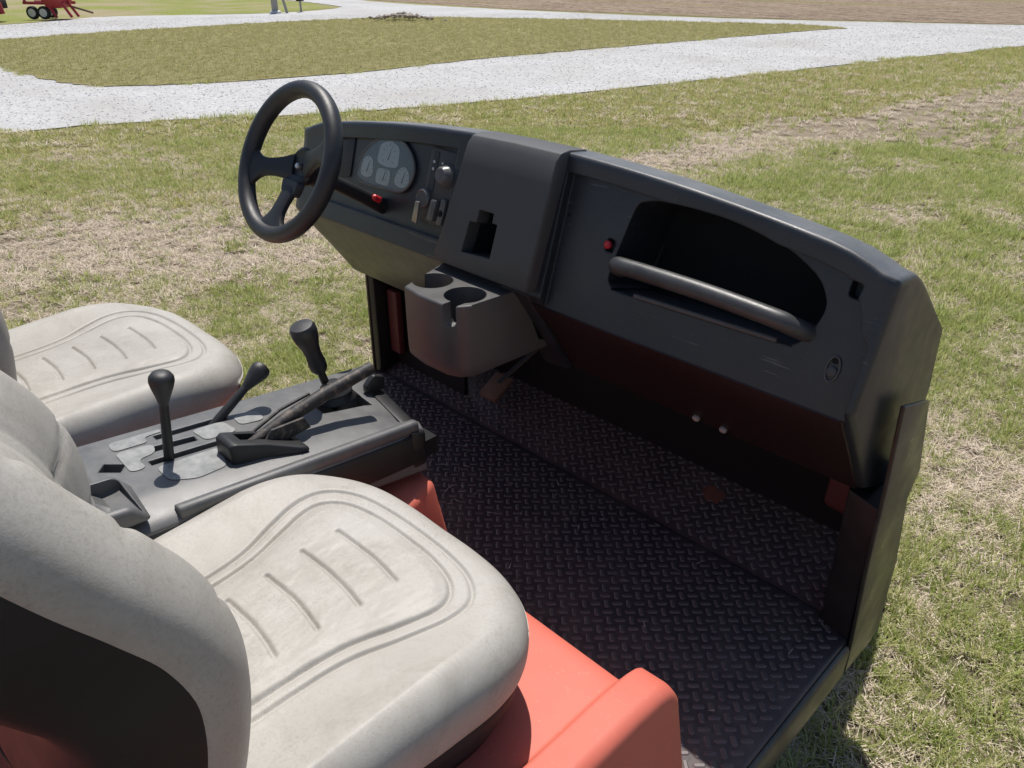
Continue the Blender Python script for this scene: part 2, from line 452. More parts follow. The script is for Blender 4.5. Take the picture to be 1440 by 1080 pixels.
def tuft_set(kind, n, seed, mat):
    c = bpy.data.collections.new(kind + '_source'); rnd = random.Random(seed)
    for q in range(n):
        bm = bmesh.new()
        if kind == 'green':
            for b in range(13):
                a = rnd.uniform(0, 6.28); r = rnd.uniform(0, 0.02)
                blade(bm, (r * math.cos(a), r * math.sin(a), 0), a + rnd.uniform(-.6, .6), rnd.uniform(0.1, 0.9), rnd.uniform(0.028, 0.07), rnd.uniform(0.0025, 0.0045), 3, rnd.uniform(0.3, 1.4))
        elif kind == 'dead':
            for b in range(16):
                a = rnd.uniform(0, 6.28); r = rnd.uniform(0, 0.045)
                blade(bm, (r * math.cos(a), r * math.sin(a), rnd.uniform(0, 0.008)), rnd.uniform(0, 6.28), rnd.uniform(1.05, 1.52), rnd.uniform(0.025, 0.07), rnd.uniform(0.0022, 0.0042), 2, rnd.uniform(0.0, 1.2))
        elif kind == 'wide':
            for b in range(16):
                a = rnd.uniform(0, 6.28); r = rnd.uniform(0, 0.06)
                blade(bm, (r * math.cos(a), r * math.sin(a), 0), a + rnd.uniform(-.9, .9), rnd.uniform(0.2, 1.25), rnd.uniform(0.03, 0.065), rnd.uniform(0.006, 0.010), 2, rnd.uniform(0.2, 1.2))
        elif kind == 'stone':
            bmesh.ops.create_icosphere(bm, subdivisions=1, radius=0.016)
            for v in bm.verts: v.co *= rnd.uniform(0.7, 1.2); v.co.z *= 0.7
        me = bpy.data.meshes.new(kind + '_tuft'); bm.to_mesh(me); bm.free(); me.materials.append(mat)
        o = bpy.data.objects.new(kind + '_tuft', me); c.objects.link(o)
    return c

def blade_material(name, lo, hi, lo2, hi2, trans=0.42):
    k = NT(name)
    gi = k.n('ShaderNodeNewGeometry'); oi = k.n('ShaderNodeObjectInfo')
    a = k.mix(gi.outputs['Random Per Island'], lo, hi); b = k.mix(gi.outputs['Random Per Island'], lo2, hi2)
    c = k.mix(oi.outputs['Random'], a, b)
    k.base(c); k.rough(0.6); k.spec(0.25)
    if trans:
        t = k.n('ShaderNodeBsdfTranslucent'); k.l(c, t.inputs[0]); mx = k.n('ShaderNodeMixShader'); mx.inputs[0].default_value = trans  # thin leaves let light through
        k.l(k.b.outputs[0], mx.inputs[1]); k.l(t.outputs[0], mx.inputs[2]); k.l(mx.outputs[0], k.out.inputs['Surface'])
    return k.m

mat_green = blade_material('green_grass_blade', (0.225, 0.305, 0.055), (0.43, 0.505, 0.15), (0.42, 0.445, 0.14), (0.74, 0.71, 0.38))
mat_dead = blade_material('dead_grass_blade', (0.44, 0.36, 0.26), (0.78, 0.68, 0.54), (0.58, 0.48, 0.37), (0.86, 0.76, 0.63), 0.2)
mat_lawn = blade_material('mown_lawn_blade', (0.33, 0.335, 0.095), (0.55, 0.53, 0.20), (0.50, 0.46, 0.20), (0.74, 0.67, 0.39))
mat_isl = blade_material('island_lawn_blade', (0.31, 0.31, 0.11), (0.53, 0.50, 0.22), (0.44, 0.41, 0.19), (0.65, 0.58, 0.35))
mat_stone = blade_material('gravel_stone', (0.36, 0.36, 0.36), (0.50, 0.50, 0.50), (0.44, 0.43, 0.42), (0.60, 0.60, 0.59), 0)

def scatter(name, label, pts, scale, coll, seed):
    n = len(pts); rs = np.random.RandomState(seed)
    me = bpy.data.meshes.new(name); me.vertices.add(n)
    me.vertices.foreach_set('co', np.ascontiguousarray(pts, dtype=np.float32).ravel())
    at = me.attributes.new('sc', 'FLOAT', 'POINT'); at.data.foreach_set('value', scale.astype(np.float32))
    at = me.attributes.new('rz', 'FLOAT', 'POINT'); at.data.foreach_set('value', (rs.rand(n) * 6.283).astype(np.float32))
    at = me.attributes.new('ix', 'INT', 'POINT'); at.data.foreach_set('value', rs.randint(0, len(coll.objects), n).astype(np.int32))
    o = link(name, me, None); tag(o, label, None, None, 'stuff'); o['category'] = name.split('_')[-1]
    ng = bpy.data.node_groups.new(name + '_nodes', 'GeometryNodeTree')
    ng.interface.new_socket('Geometry', in_out='INPUT', socket_type='NodeSocketGeometry')
    ng.interface.new_socket('Geometry', in_out='OUTPUT', socket_type='NodeSocketGeometry')
    N = ng.nodes; gi = N.new('NodeGroupInput'); go = N.new('NodeGroupOutput')
    ip = N.new('GeometryNodeInstanceOnPoints'); ci = N.new('GeometryNodeCollectionInfo')
    ci.inputs['Collection'].default_value = coll; ci.inputs['Separate Children'].default_value = True; ci.inputs['Reset Children'].default_value = True
    def attr(nm, ty):
        a = N.new('GeometryNodeInputNamedAttribute'); a.data_type = ty; a.inputs[0].default_value = nm; return a.outputs[0]
    cx = N.new('ShaderNodeCombineXYZ'); ng.links.new(attr('rz', 'FLOAT'), cx.inputs[2])
    ng.links.new(gi.outputs[0], ip.inputs['Points']); ng.links.new(ci.outputs[0], ip.inputs['Instance'])
    ip.inputs['Pick Instance'].default_value = True; ng.links.new(attr('ix', 'INT'), ip.inputs['Instance Index'])
    ng.links.new(cx.outputs[0], ip.inputs['Rotation']); ng.links.new(attr('sc', 'FLOAT'), ip.inputs['Scale'])
    ng.links.new(ip.outputs[0], go.inputs[0])
    md = o.modifiers.new('scatter', 'NODES'); md.node_group = ng
    return o

def wedge(n, r0, r1, seed, half=50):
    rs = np.random.RandomState(seed)
    r = np.sqrt(rs.rand(n) * (r1 * r1 - r0 * r0) + r0 * r0); a = R(135) + R(half) * (rs.rand(n) * 2 - 1)
    return r * np.cos(a), r * np.sin(a)

gr_poly = [(float(x), float(y)) for x, y in gravel_ids]
def on_gravel(x, y):
    jx = x + (vnoise(x, y, 3.1) - 0.5) * 0.35; jy = y + (vnoise(x, y, 2.9) - 0.5) * 0.35
    return inpoly(jx, jy, [tuple(p) for p in catmull(gr_poly, 4, True)]) & ~inpoly(jx, jy, island)
def under_vehicle(x, y): return (x > -1.8) & (x < -0.55) & (y < 2.2)
band_line = np.array([(-6.6, -1.5), (-5.5, 1.0), (-4.75, 2.5), (-4.1, 4.6), (-3.85, 7.2), (-3.35, 9.5), (-2.8, 12.5), (-1.8, 17.0)])
def band_dist(x, y):
    d = np.full(np.shape(x), 99.0)
    for i in range(len(band_line) - 1):
        a, b = band_line[i], band_line[i + 1]; ab = b - a
        t = np.clip(((x - a[0]) * ab[0] + (y - a[1]) * ab[1]) / (ab @ ab), 0, 1)
        d = np.minimum(d, np.hypot(x - a[0] - t * ab[0], y - a[1] - t * ab[1]))
    return d
def field_side(x, y):      # beyond the band, towards the drive: denser mown lawn
    bx = np.interp(y, band_line[:, 1], band_line[:, 0]); return bx - x
def greenness(x, y):
    b = band_dist(x, y); bw = 0.75 + 0.8 * np.clip((5.5 - y) / 4, 0, 1)
    dead = np.clip(1.25 - b / bw, 0, 1) * (0.75 + 0.5 * fnoise(x, y, 0.8))
    beyond = np.clip((field_side(x, y) - 0.5) / 0.9, 0, 1)
    nz = 0.6 * fnoise(x, y, 1.7) + 0.4 * fnoise(x, y, 4.5)
    gnear = np.clip((nz - 0.22) * 2.8, 0.16, 1) * 0.95
    gfar = np.clip((fnoise(x, y, 1.1) - 0.18) * 3.2, 0.25, 1)
    return np.clip((gnear * (1 - beyond) + gfar * beyond) * (1 - 0.93 * dead), 0.015, 1)

green_c = tuft_set('green', 8, 3, mat_green); dead_c = tuft_set('dead', 8, 4, mat_dead)
lawn_c = tuft_set('wide', 6, 5, mat_lawn); isl_c = tuft_set('wide', 6, 6, mat_isl); stone_c = tuft_set('stone', 6, 7, mat_stone)
bpy.data.collections  # sources stay out of the scene

def keep(x, y, m): return x[m], y[m]
rs = np.random.RandomState(5)
# near and middle: green tufts
X, Y, SC = [], [], []
for (n, r0, r1, sc, sd_) in ((38000, 0.9, 4.2, 0.85, 1), (76000, 4.2, 8.6, 1.1, 2), (36000, 8.6, 20.0, 1.5, 3)):
    x, y = wedge(n, r0, r1, sd_)
    gq = greenness(x, y)
    x, y = keep(x, y, (rs.rand(n) < gq * (1 - 0.40 * np.clip((field_side(x, y) - 0.5) / 0.9, 0, 1))) & ~on_gravel(x, y) & ~under_vehicle(x, y) & (y < 26))
    clump = 0.65 + 0.8 * fnoise(x, y, 3.5)
    X.append(x); Y.append(y); SC.append(sc * clump * (0.7 + 0.6 * rs.rand(len(x))))
x = np.concatenate(X); y = np.concatenate(Y); sc = np.concatenate(SC)
m = ~inpoly(x, y, island)
scatter('green_grass', 'green grass tufts growing through the dry lawn around the vehicle', np.stack([x, y, 0 * x], 1)[m], sc[m], green_c, 1)
X, Y, SC = [], [], []
for (n, r0, r1, sc, sd_) in ((26000, 0.9, 4.2, 0.72, 11), (46000, 4.2, 8.6, 1.0, 12), (16000, 8.6, 18.0, 1.7, 13)):
    x, y = wedge(n, r0, r1, sd_)
    gq = greenness(x, y)
    x, y = keep(x, y, (rs.rand(n) < np.clip(1.15 - gq * 0.60, 0.2, 1) * np.where(fnoise(x + 9, y, 2.6) > 0.60, 0.35, 1)) & ~on_gravel(x, y) & ~under_vehicle(x, y) & ~inpoly(x, y, island) & (y < 24))
    X.append(x); Y.append(y); SC.append(sc * (0.7 + 0.6 * rs.rand(len(x))))
x = np.concatenate(X); y = np.concatenate(Y); sc = np.concatenate(SC)
scatter('dead_grass', 'dry tan grass litter lying over the bare soil', np.stack([x, y, 0 * x + 0.003], 1), sc, dead_c, 2)
# mown lawn past the dry band, up to the drive
x, y = wedge(80000, 5.0, 20.0, 21)
m = (field_side(x, y) > 0.3 + 0.7 * vnoise(x, y, 1.3)) & ~on_gravel(x, y) & ~inpoly(x, y, island) & (y < 24) & (rs.rand(len(x)) < 0.35 + greenness(x, y))
x, y = keep(x, y, m)
scatter('mown_lawn_grass', 'olive mown lawn between the dry strip and the white drive', np.stack([x, y, 0 * x], 1), 0.8 + 0.5 * rs.rand(len(x)), lawn_c, 3)
x, y = wedge(60000, 11.0, 29.0, 22, 44)
m = inpoly(x + (vnoise(x, y, 3) - .5) * .3, y + (vnoise(x, y, 2.7) - .5) * .3, island)
x, y = keep(x, y, m)
scatter('island_lawn_grass', 'mown olive grass of the lawn island inside the drive loop', np.stack([x, y, 0 * x + 0.02], 1), 0.75 + 0.5 * rs.rand(len(x)), isl_c, 4)
x, y = wedge(60000, 7.0, 28.0, 23, 44)
m = on_gravel(x, y); x, y = keep(x, y, m)
scatter('drive_gravel', 'loose white crushed stones covering the drive', np.stack([x, y, 0 * x + 0.014], 1), 0.25 + 0.7 * rs.rand(len(x)) ** 2, stone_c, 5)

# ================================================================== THE VEHICLE
CX = -1.10
veh = empty('utility_vehicle', (CX, 0.9, 0))
tag(veh, 'open red and black two-seat utility vehicle with white seats parked on the lawn', 'utility vehicle')

# ---------- floor, toe board, sills
floor = from_bm('floor_pan', bevel_bm(box(-1.90, -0.300, 0.30, 1.285, 0.37, 0.43), 0.008, 3), 'floor', veh)
toe = from_bm('toe_board', loft([[(x, 1.286, 0.43), (x, 1.50, 0.480), (x, 1.50, 0.455), (x, 1.286, 0.40)] for x in (-1.88, -0.345)]), 'floor', veh)
from_bm('firewall', box(-1.80, -0.38, 1.49, 1.515, 0.40, 0.80), 'void', veh)
from_bm('cowl_sun_block', bevel_bm(loft([[(x, 1.375, 0.80), (x, 1.375, 1.02), (x, 1.56, 0.97), (x, 1.56, 0.70), (x, 1.518, 0.70), (x, 1.518, 0.80)] for x in (-1.70, -0.50)]), 0.006), 'void', veh)  # unseen closure, added to stop sunlight leaking in behind the dash
from_bm('kick_panel', box(-1.899, -1.55, 1.345, 1.36, 0.43, 0.90), 'void', veh)

def treads(name, parent, org, eu, ev, nu, nv, up):
    """raised bars of a chequer plate: short bars at plus and minus 45 degrees"""
    V, F = [], []; L, W_, H = 0.0126, 0.0058, 0.0024; pitch = 0.0232
    eu, ev, up, org = Vector(eu), Vector(ev), Vector(up), Vector(org)
    ni = int((nu + nv) / pitch / 1.414) + 4
    a = (eu + ev).normalized(); b = (ev - eu).normalized()
    for i in range(-ni, ni):
        for j in range(-ni, ni):
            c = a * (i * pitch) + b * (j * pitch)
            u, v = c.dot(eu), c.dot(ev)
            if not (0.015 < u < nu - 0.015 and 0.012 < v < nv - 0.012): continue
            d, s = (a, b) if (i + j) % 2 == 0 else (b, a)
            o = org + c; k = len(V)
            for (l, q, h) in ((-1, 0, 0), (-.7, -1, 0), (.7, -1, 0), (1, 0, 0), (.7, 1, 0), (-.7, 1, 0)):
                V.append(o + d * (l * L) + s * (q * W_))
            for (l, q, h) in ((-.75, 0, 1), (-.6, -.45, 1), (.6, -.45, 1), (.75, 0, 1), (.6, .45, 1), (-.6, .45, 1)):
                V.append(o + d * (l * L) + s * (q * W_) + up * H)
            for m_ in range(6): F.append((k + m_, k + (m_ + 1) % 6, k + 6 + (m_ + 1) % 6, k + 6 + m_))
            F.append(tuple(k + 6 + m_ for m_ in range(6)))
    me = bpy.data.meshes.new(name); me.from_pydata([tuple(v) for v in V], [], F)
    o = link(name, me, 'tread', parent); o['kind'] = 'stuff'; return o
treads('tread_bars', floor, (-1.90, 0.64, 0.4295), (1, 0, 0), (0, 1, 0), 1.60, 0.64, (0, 0, 1))
tl = Vector((0, 0.214, 0.05)).normalized(); tn = Vector((0, -0.05, 0.214)).normalized()
treads('tread_bars', toe, (-1.87, 1.286, 0.4295), (1, 0, 0), tl, 1.51, 0.25, tn)

for sx, nm in ((1, 'R'), (-1, 'L')):
    X0 = CX + sx * (-0.300 - CX)
    def mx(x): return X0 + sx * x
    sec = []
    for y in (0.55, 0.9, 1.15, 1.238):
        sec.append([(mx(0.0005), y, 0.4255), (mx(0.007), y, 0.422), (mx(0.011), y, 0.412), (mx(0.011), y, 0.345), (mx(-0.03), y, 0.30), (mx(-0.03), y, 0.36), (mx(0.0005), y, 0.365)])
    from_bm('door_sill', loft(sec), 'panel', veh)
    # cowl side: outer skin plus a rear-facing jamb
    skin = [(1.296, 0.964), (1.165, 1.006), (1.188, 0.844), (1.203, 0.667), (1.238, 0.441), (1.262, 0.334), (1.40, 0.318), (1.412, 0.363), (1.392, 0.55), (1.336, 0.737), (1.364, 0.790)]
    if sx < 0: skin = [(1.275, 0.86), (1.264, 0.83), (1.264, 0.44), (1.272, 0.334), (1.46, 0.318), (1.475, 0.46), (1.42, 0.86)]
    def skx(z): return 0.012 - 0.014 * max(0.0, z - 0.43) - 0.05 * max(0.0, 0.40 - z)
    secs = [[(mx(skx(z) + off), y, z) for y, z in skin] for off in (0.0, -0.008)]
    from_bm('cowl_side', bevel_bm(loft(secs), 0.002, 2), 'panel', veh)
    if sx > 0: jm = [[(mx(-0.0005), 1.194 + (0.844 - z) * 0.123, z), (mx(-0.065), 1.218 + (0.844 - z) * 0.098, z), (mx(-0.08), 1.37, z), (mx(-0.0005), 1.37, z)] for z in (0.432, 0.62, 0.78)]
    else: jm = [[(mx(-0.0005), 1.267, z), (mx(-0.026), 1.270, z), (mx(-0.026), 1.335, z), (mx(-0.0005), 1.335, z)] for z in (0.432, 0.65, 0.83)]
    from_bm('door_jamb', bevel_bm(loft(jm), 0.004, 2), 'black', veh)
    if sx < 0:
        from_bm('inner_fender', bevel_bm(box(-1.868, -1.820, 1.31, 1.335, 0.50, 0.715), 0.006, 2), 'shaded_red', veh)
        continue
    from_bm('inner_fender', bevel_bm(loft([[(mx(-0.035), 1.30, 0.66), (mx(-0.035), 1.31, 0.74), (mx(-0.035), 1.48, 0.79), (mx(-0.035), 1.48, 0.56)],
                                           [(mx(-0.15), 1.36, 0.63), (mx(-0.15), 1.37, 0.71), (mx(-0.15), 1.48, 0.76), (mx(-0.15), 1.48, 0.54)]]), 0.012, 3), 'shaded_red', veh)

# ---------- red seat base with raised side rolls
def base_profile(x):
    d = abs(x - CX)              # 0 centre .. 0.80 edge
    if d < 0.682: return 0.745, 0.0
    if d < 0.698:
        t = (d - 0.682) / 0.016; s_ = t * t * (3 - 2 * t); return 0.745 + 0.024 * s_, s_
    if d < 0.735: return 0.769 + 0.003 * (d - 0.698) / 0.037, 1.0
    if d < 0.757:
        t = (d - 0.735) / 0.022; return 0.772 - 0.020 * (1 - math.sqrt(max(0, 1 - t * t))), 1.0
    return 0.752 - 0.26 * (d - 0.757) / 0.048, 1.0
xs = sorted(set([round(CX + sg * v, 5) for sg in (-1, 1) for v in list(np.linspace(0, 0.66, 12)) + list(np.linspace(0.665, 0.805, 57))]))
ys = [-0.55, -0.2, 0.1, 0.3, 0.45, 0.56, 0.60]
fil = [(0.612, 0.001), (0.621, 0.003), (0.629, 0.008), (0.635, 0.017), (0.640, 0.045), (0.652, 0.12), (0.668, 0.325)]
V, F = [], []
rows_ = [(y, 0.0) for y in ys] + fil
for (y, dz) in rows_:
    row = []
    for x in xs:
        z, rr = base_profile(x)
        yy = y + (0.035 * rr * max(0, (y - 0.45) / 0.2) if y > 0.45 else 0)
        zz = z - dz * (1 + (0.12 * rr)) - (0.012 * rr * max(0, (y - 0.5) / 0.13) ** 2 if 0.5 < y < 0.645 else (0.012 * rr if y > 0.64 else 0))
        row.append((x, yy, max(zz, 0.425)))
    row = [(row[0][0] - 0.008, row[0][1], 0.40)] + row + [(row[-1][0] + 0.008, row[-1][1], 0.40)]
    V += row
n = len(xs) + 2
for i in range(len(rows_) - 1):
    for j in range(n - 1): F.append((i * n + j, i * n + j + 1, (i + 1) * n + j + 1, (i + 1) * n + j))
base = from_bm('seat_base', recalc(bm_from(V, F)), 'red', veh, 60)
# centre hump that carries the console
hump = [[(CX - 0.22, 0.5, 0.743), (CX + 0.205, 0.5, 0.743), (CX + 0.235, 0.5, 0.425), (CX - 0.25, 0.5, 0.425)],
        [(CX - 0.21, 0.66, 0.772), (CX + 0.200, 0.66, 0.772), (CX + 0.232, 0.70, 0.425), (CX - 0.25, 0.70, 0.425)],
        [(CX - 0.19, 0.745, 0.768), (CX + 0.170, 0.725, 0.768), (CX + 0.215, 0.77, 0.425), (CX - 0.24, 0.78, 0.425)]]
from_bm('centre_hump', bevel_bm(loft(hump), 0.014, 3), 'red', veh)
# side and rear bodywork below, front hood, chassis
from_bm('chassis_frame', bevel_bm(box(CX - 0.55, CX + 0.55, -0.9, 2.0, 0.30, 0.42), 0.01), 'void', veh)
from_bm('rear_deck', bevel_bm(loft([[(CX - 0.79, y, z), (CX + 0.79, y, z), (CX + 0.79, y, 0.47), (CX - 0.79, y, 0.47)] for y, z in ((-1.5, 0.80), (-0.556, 0.80))]), 0.02, 3), 'red', veh)
hood = []
for y, z, hw in ((1.54, 1.0, 0.52), (1.6, 0.99, 0.52), (1.9, 0.92, 0.50), (2.15, 0.82, 0.46), (2.25, 0.68, 0.42)):
    hood.append([(CX - hw, y, 0.48), (CX - hw, y, z - 0.10), (CX - hw + 0.08, y, z - 0.02), (CX, y, z), (CX + hw - 0.08, y, z - 0.02), (CX + hw, y, z - 0.10), (CX + hw, y, 0.48)])
from_bm('hood', bevel_bm(loft(hood), 0.02, 2), 'red', veh)
for (x, y) in ((CX - 0.43, 1.86), (CX + 0.43, 1.86), (CX - 0.56, -0.75), (CX + 0.56, -0.75)):
    c = (x - 0.11, y, 0.30)
    ty = from_bm('wheel', lathe(c, (1, 0, 0), [(0.17, 0.0), (0.26, -0.004), (0.29, 0.03), (0.30, 0.07), (0.30, 0.15), (0.29, 0.19), (0.26, 0.224), (0.17, 0.22)], 36), 'tyre', veh)
    from_bm('rim', lathe((x - 0.10, y, 0.30), (1, 0, 0), [(0.05, 0.03), (0.12, 0.03), (0.165, 0.0), (0.168, 0.2), (0.12, 0.17), (0.05, 0.17)], 28), 'steel', ty)

# ---------- dashboard shell
XL, XR = CX - 0.765, -0.327
def ztop(x): return 1.303 - 0.055 * ((x - CX) / 0.72) ** 2 - (0.02 * ((abs(x - CX) - 0.66) / 0.11) ** 2 if abs(x - CX) > 0.66 else 0)
BY, BZ = 1.032, 1.029
def dash_profile(x):
    zt = ztop(x)
    lean = 0.30
    yl = BY + (zt - 0.02 - BZ) * lean
    top = catmull([(yl - 0.003, zt - 0.030), (yl + 0.001, zt - 0.009), (yl + 0.005, zt - 0.002), (yl + 0.012, zt), (yl + 0.05, zt - 0.004), (yl + 0.085, zt - 0.012), (yl + 0.14, zt - 0.045), (yl + 0.21, zt - 0.10), (1.385, zt - 0.17)], 3)
    low = [(1.412, 0.93), (1.40, 0.82), (1.335, 0.755), (1.30, 0.765), (1.195, 0.812), (1.12, 0.915), (BY + 0.006, BZ - 0.008)]
    mid = [(BY, BZ + 0.004), (BY + 0.06 * lean, BZ + 0.06), (BY + 0.13 * lean, BZ + 0.13)]
    return [tuple(p) for p in top] + low + mid
stations = [XL, XL + 0.003, XL + 0.009, XL + 0.026] + list(np.linspace(XL + 0.045, XR - 0.045, 44)) + [XR - 0.026, XR - 0.009, XR - 0.003, XR]
insets = {0: 0.012, 1: 0.005, 2: 0.001}
secs = []
for i, x in enumerate(stations):
    e = min(i, len(stations) - 1 - i); ins = insets.get(e, 0.0)
    P = dash_profile(min(max(x, XL + 0.02), XR - 0.02)); cy = sum(p[0] for p in P) / len(P); cz = sum(p[1] for p in P) / len(P)
    s = []
    for (y, z) in P:
        d = math.hypot(y - cy, z - cz); k = (d - ins) / d; s.append((x, cy + (y - cy) * k, cz + (z - cz) * k))
    secs.append(s)
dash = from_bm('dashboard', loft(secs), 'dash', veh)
FN = Vector((0, -0.9578, 0.2873))            # outward normal of the leaning rear face
def face_pt(x, z, off=0.0):
    y = BY + (z - BZ) * 0.30; return Vector((x, y, z)) + FN * off
def face_cut(poly, depth, out=0.06):
    a = [face_pt(x, z, out) for x, z in poly]; b = [face_pt(x, z, -depth) for x, z in poly]
    return loft([a, b])
def round_poly(P, r, seg=4):
    out = []; n = len(P)
    for i in range(n):
        p, a, b = np.array(P[i], float), np.array(P[i - 1], float), np.array(P[(i + 1) % n], float)
        da = (a - p) / np.linalg.norm(a - p); db = (b - p) / np.linalg.norm(b - p)
        rr = min(r, np.linalg.norm(a - p) * .45, np.linalg.norm(b - p) * .45)
        for k in range(seg + 1):
            t = k / seg; out.append(tuple((1 - t) ** 2 * (p + da * rr) + 2 * t * (1 - t) * p + t * t * (p + db * rr)))
    return out
rec_top = [(x, ztop(x) - 0.032) for x in np.linspace(-0.955, -0.40, 14)]
recess = [(-0.955, 0.99)] + rec_top + [(-0.372, ztop(-0.38) - 0.055), (-0.362, 1.165), (-0.355, 1.145), (-0.340, 1.13), (-0.340, 0.99)]
ins_top = [(x, ztop(x) - 0.036) for x in np.linspace(-1.755, -1.265, 12)]
ins_rec = [(-1.775, 1.075)] + ins_top + [(-1.262, 1.075)]
glove = [(-0.800, 1.235), (-0.785, 1.248), (-0.74, 1.256), (-0.62, 1.254), (-0.52, 1.236), (-0.452, 1.206), (-0.428, 1.180), (-0.422, 1.160), (-0.428, 1.135), (-0.440, 1.110),
         (-0.456, 1.097), (-0.48, 1.094), (-0.78, 1.088), (-0.81, 1.092), (-0.822, 1.104), (-0.822, 1.122), (-0.810, 1.19)]
boolean(dash, [face_cut(recess, 0.020), face_cut(ins_rec, 0.012), face_cut([tuple(p) for p in catmull(glove, 3, True)], 0.16),
               face_cut([(-1.136, 1.163), (-1.093, 1.163), (-1.093, 1.145), (-1.078, 1.144), (-1.081, 1.078), (-1.166, 1.073), (-1.158, 1.136), (-1.138, 1.137)], 0.11),
               face_cut(round_poly([(-0.397, 1.188), (-0.397, 1.214), (-0.372, 1.210), (-0.375, 1.186)], 0.006), 0.045),
               face_cut(round_poly([(-0.845, 1.150), (-0.843, 1.175), (-0.826, 1.173), (-0.826, 1.150)], 0.005), 0.04)])
# lining of the storage bin, red dot clip, ring socket, small holes
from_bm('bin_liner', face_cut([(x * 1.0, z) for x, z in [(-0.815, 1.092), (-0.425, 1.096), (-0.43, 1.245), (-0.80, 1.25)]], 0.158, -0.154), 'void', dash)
from_bm('red_clip', lathe(face_pt(-0.836, 1.163, -0.018), FN, [(0.004, 0), (0.0075, 0.002), (0.0075, 0.008), (0.004, 0.011)], 12), 'redtip', dash)
def ring(name, x, z, r, parent, mat, tall=1.0, t=0.0022, off=-0.018):
    path = [face_pt(x + r * math.cos(a), z + r * tall * math.sin(a), off) for a in np.linspace(0, 2 * math.pi, 25)]
    return from_bm(name, tube(path, t, 8, False), mat, parent)
ring('socket_ring', -0.383, 1.083, 0.010, dash, 'console', 1.9, 0.0016)
from_bm('socket_plug', lathe(face_pt(-0.383, 1.079, -0.022), FN, [(0.008, 0), (0.0085, 0.005), (0.006, 0.0065)], 14), 'stack', dash)
from_bm('socket_hole', lathe(face_pt(-0.383, 1.096, -0.0206), FN, [(0.0055, 0), (0.0055, 0.0018)], 12), 'void', dash)
for x, z in ((-0.945, 1.195), (-0.957, 1.105), (-0.938, 1.178), (-0.953, 1.088)):
    from_bm('screw_hole', lathe(face_pt(x, z, -0.0206), FN, [(0.003, 0), (0.0035, 0.0016)], 10), 'void' if z in (1.195, 1.105) else 'stack', dash)
from_bm('bin_lip', tube([face_pt(-0.755, 1.0925, -0.016), face_pt(-0.478, 1.0975, -0.016)], 0.0045, 8), 'tray', dash)
# grab bar across the bin
gp = catmull([face_pt(-0.805, 1.128, -0.03), face_pt(-0.795, 1.134, 0.0), face_pt(-0.77, 1.138, 0.012), face_pt(-0.62, 1.138, 0.016), face_pt(-0.49, 1.132, 0.010), face_pt(-0.455, 1.126, -0.004), face_pt(-0.435, 1.12, -0.03)], 6)
from_bm('grab_bar', tube(gp, 0.0155, 16), plastic('grab_bar_worn_rubber', (0.03, 0.03, 0.032), (0.07, 0.07, 0.072), 0.4, 900, 0.0, 0.4, 0.6, 14), dash)
for x in (-0.663, -0.602):
    from_bm('bolt_head', lathe((x, 1.182, 0.822), (0, -0.8, -0.6), [(0.0075, 0), (0.008, 0.005), (0.005, 0.008)], 12), 'boltgrey', dash)

from_bm('red_bounce_sheet', bevel_bm(loft([[(x, BY + 0.012, BZ - 0.020), (x, 1.119, 0.911), (x, 1.192, 0.808), (x, 1.30, 0.760), (x, 1.31, 0.775), (x, 1.20, 0.83), (x, 1.13, 0.92), (x, BY + 0.03, BZ - 0.012)] for x in (-0.99, -0.345)]), 0.002), 'red_bounce', dash)  # added sheet under the dash, carries the painted red reflection

# ---------- centre stack with its switch cut-out
def st_top(x): return ztop(x) + 0.004
fr = [(-1.205, 1.3), (-1.08, 1.3), (-0.958, 1.3), (-0.968, 1.052), (-1.248, 1.052)]
def stack_sec(x_of):
    pass
sec = []
for x_t, x_b in ((-1.207, -1.250), (-1.205, -1.247), (-1.08, -1.10), (-0.962, -0.972), (-0.959, -0.969)):
    edge = x_t in (-1.207, -0.959); q = 0.006 if edge else 0.0
    zt = st_top(x_t)
    P = [(x_b, face_pt(0, 1.046, 0.030 - q).y, 1.046 + q), (x_b, face_pt(0, 1.052, 0.034 - q).y, 1.054 + q)]
    for f_ in (0.3, 0.6, 0.85):
        z = 1.052 + (zt - 0.022 - 1.052) * f_; P.append((x_b + (x_t - x_b) * f_, face_pt(0, z, 0.034 - q).y, z))
    P += [(x_t, face_pt(0, zt - 0.018, 0.033 - q).y, zt - 0.016 - q), (x_t, face_pt(0, zt, 0.024 - q).y, zt - 0.003 - q), (x_t, face_pt(0, zt, 0.0).y, zt - q), (x_t, face_pt(0, zt, -0.05).y, zt - 0.006 - q),
          (x_t, face_pt(0, zt, -0.05).y, zt - 0.06), (x_b, face_pt(0, 1.10, -0.02).y, 1.10), (x_b, face_pt(0, 1.046, -0.02).y, 1.046 + q)]
    sec.append(P)
stack = from_bm('centre_stack', loft(sec), 'stack', dash)
slot = [(-1.136, 1.163), (-1.093, 1.163), (-1.093, 1.145), (-1.078, 1.144), (-1.081, 1.078), (-1.166, 1.073), (-1.158, 1.136), (-1.138, 1.137)]
a = [face_pt(x, z, 0.08) for x, z in slot]; b = [face_pt(x, z, -0.10) for x, z in slot]
boolean(stack, [loft([a, b])])
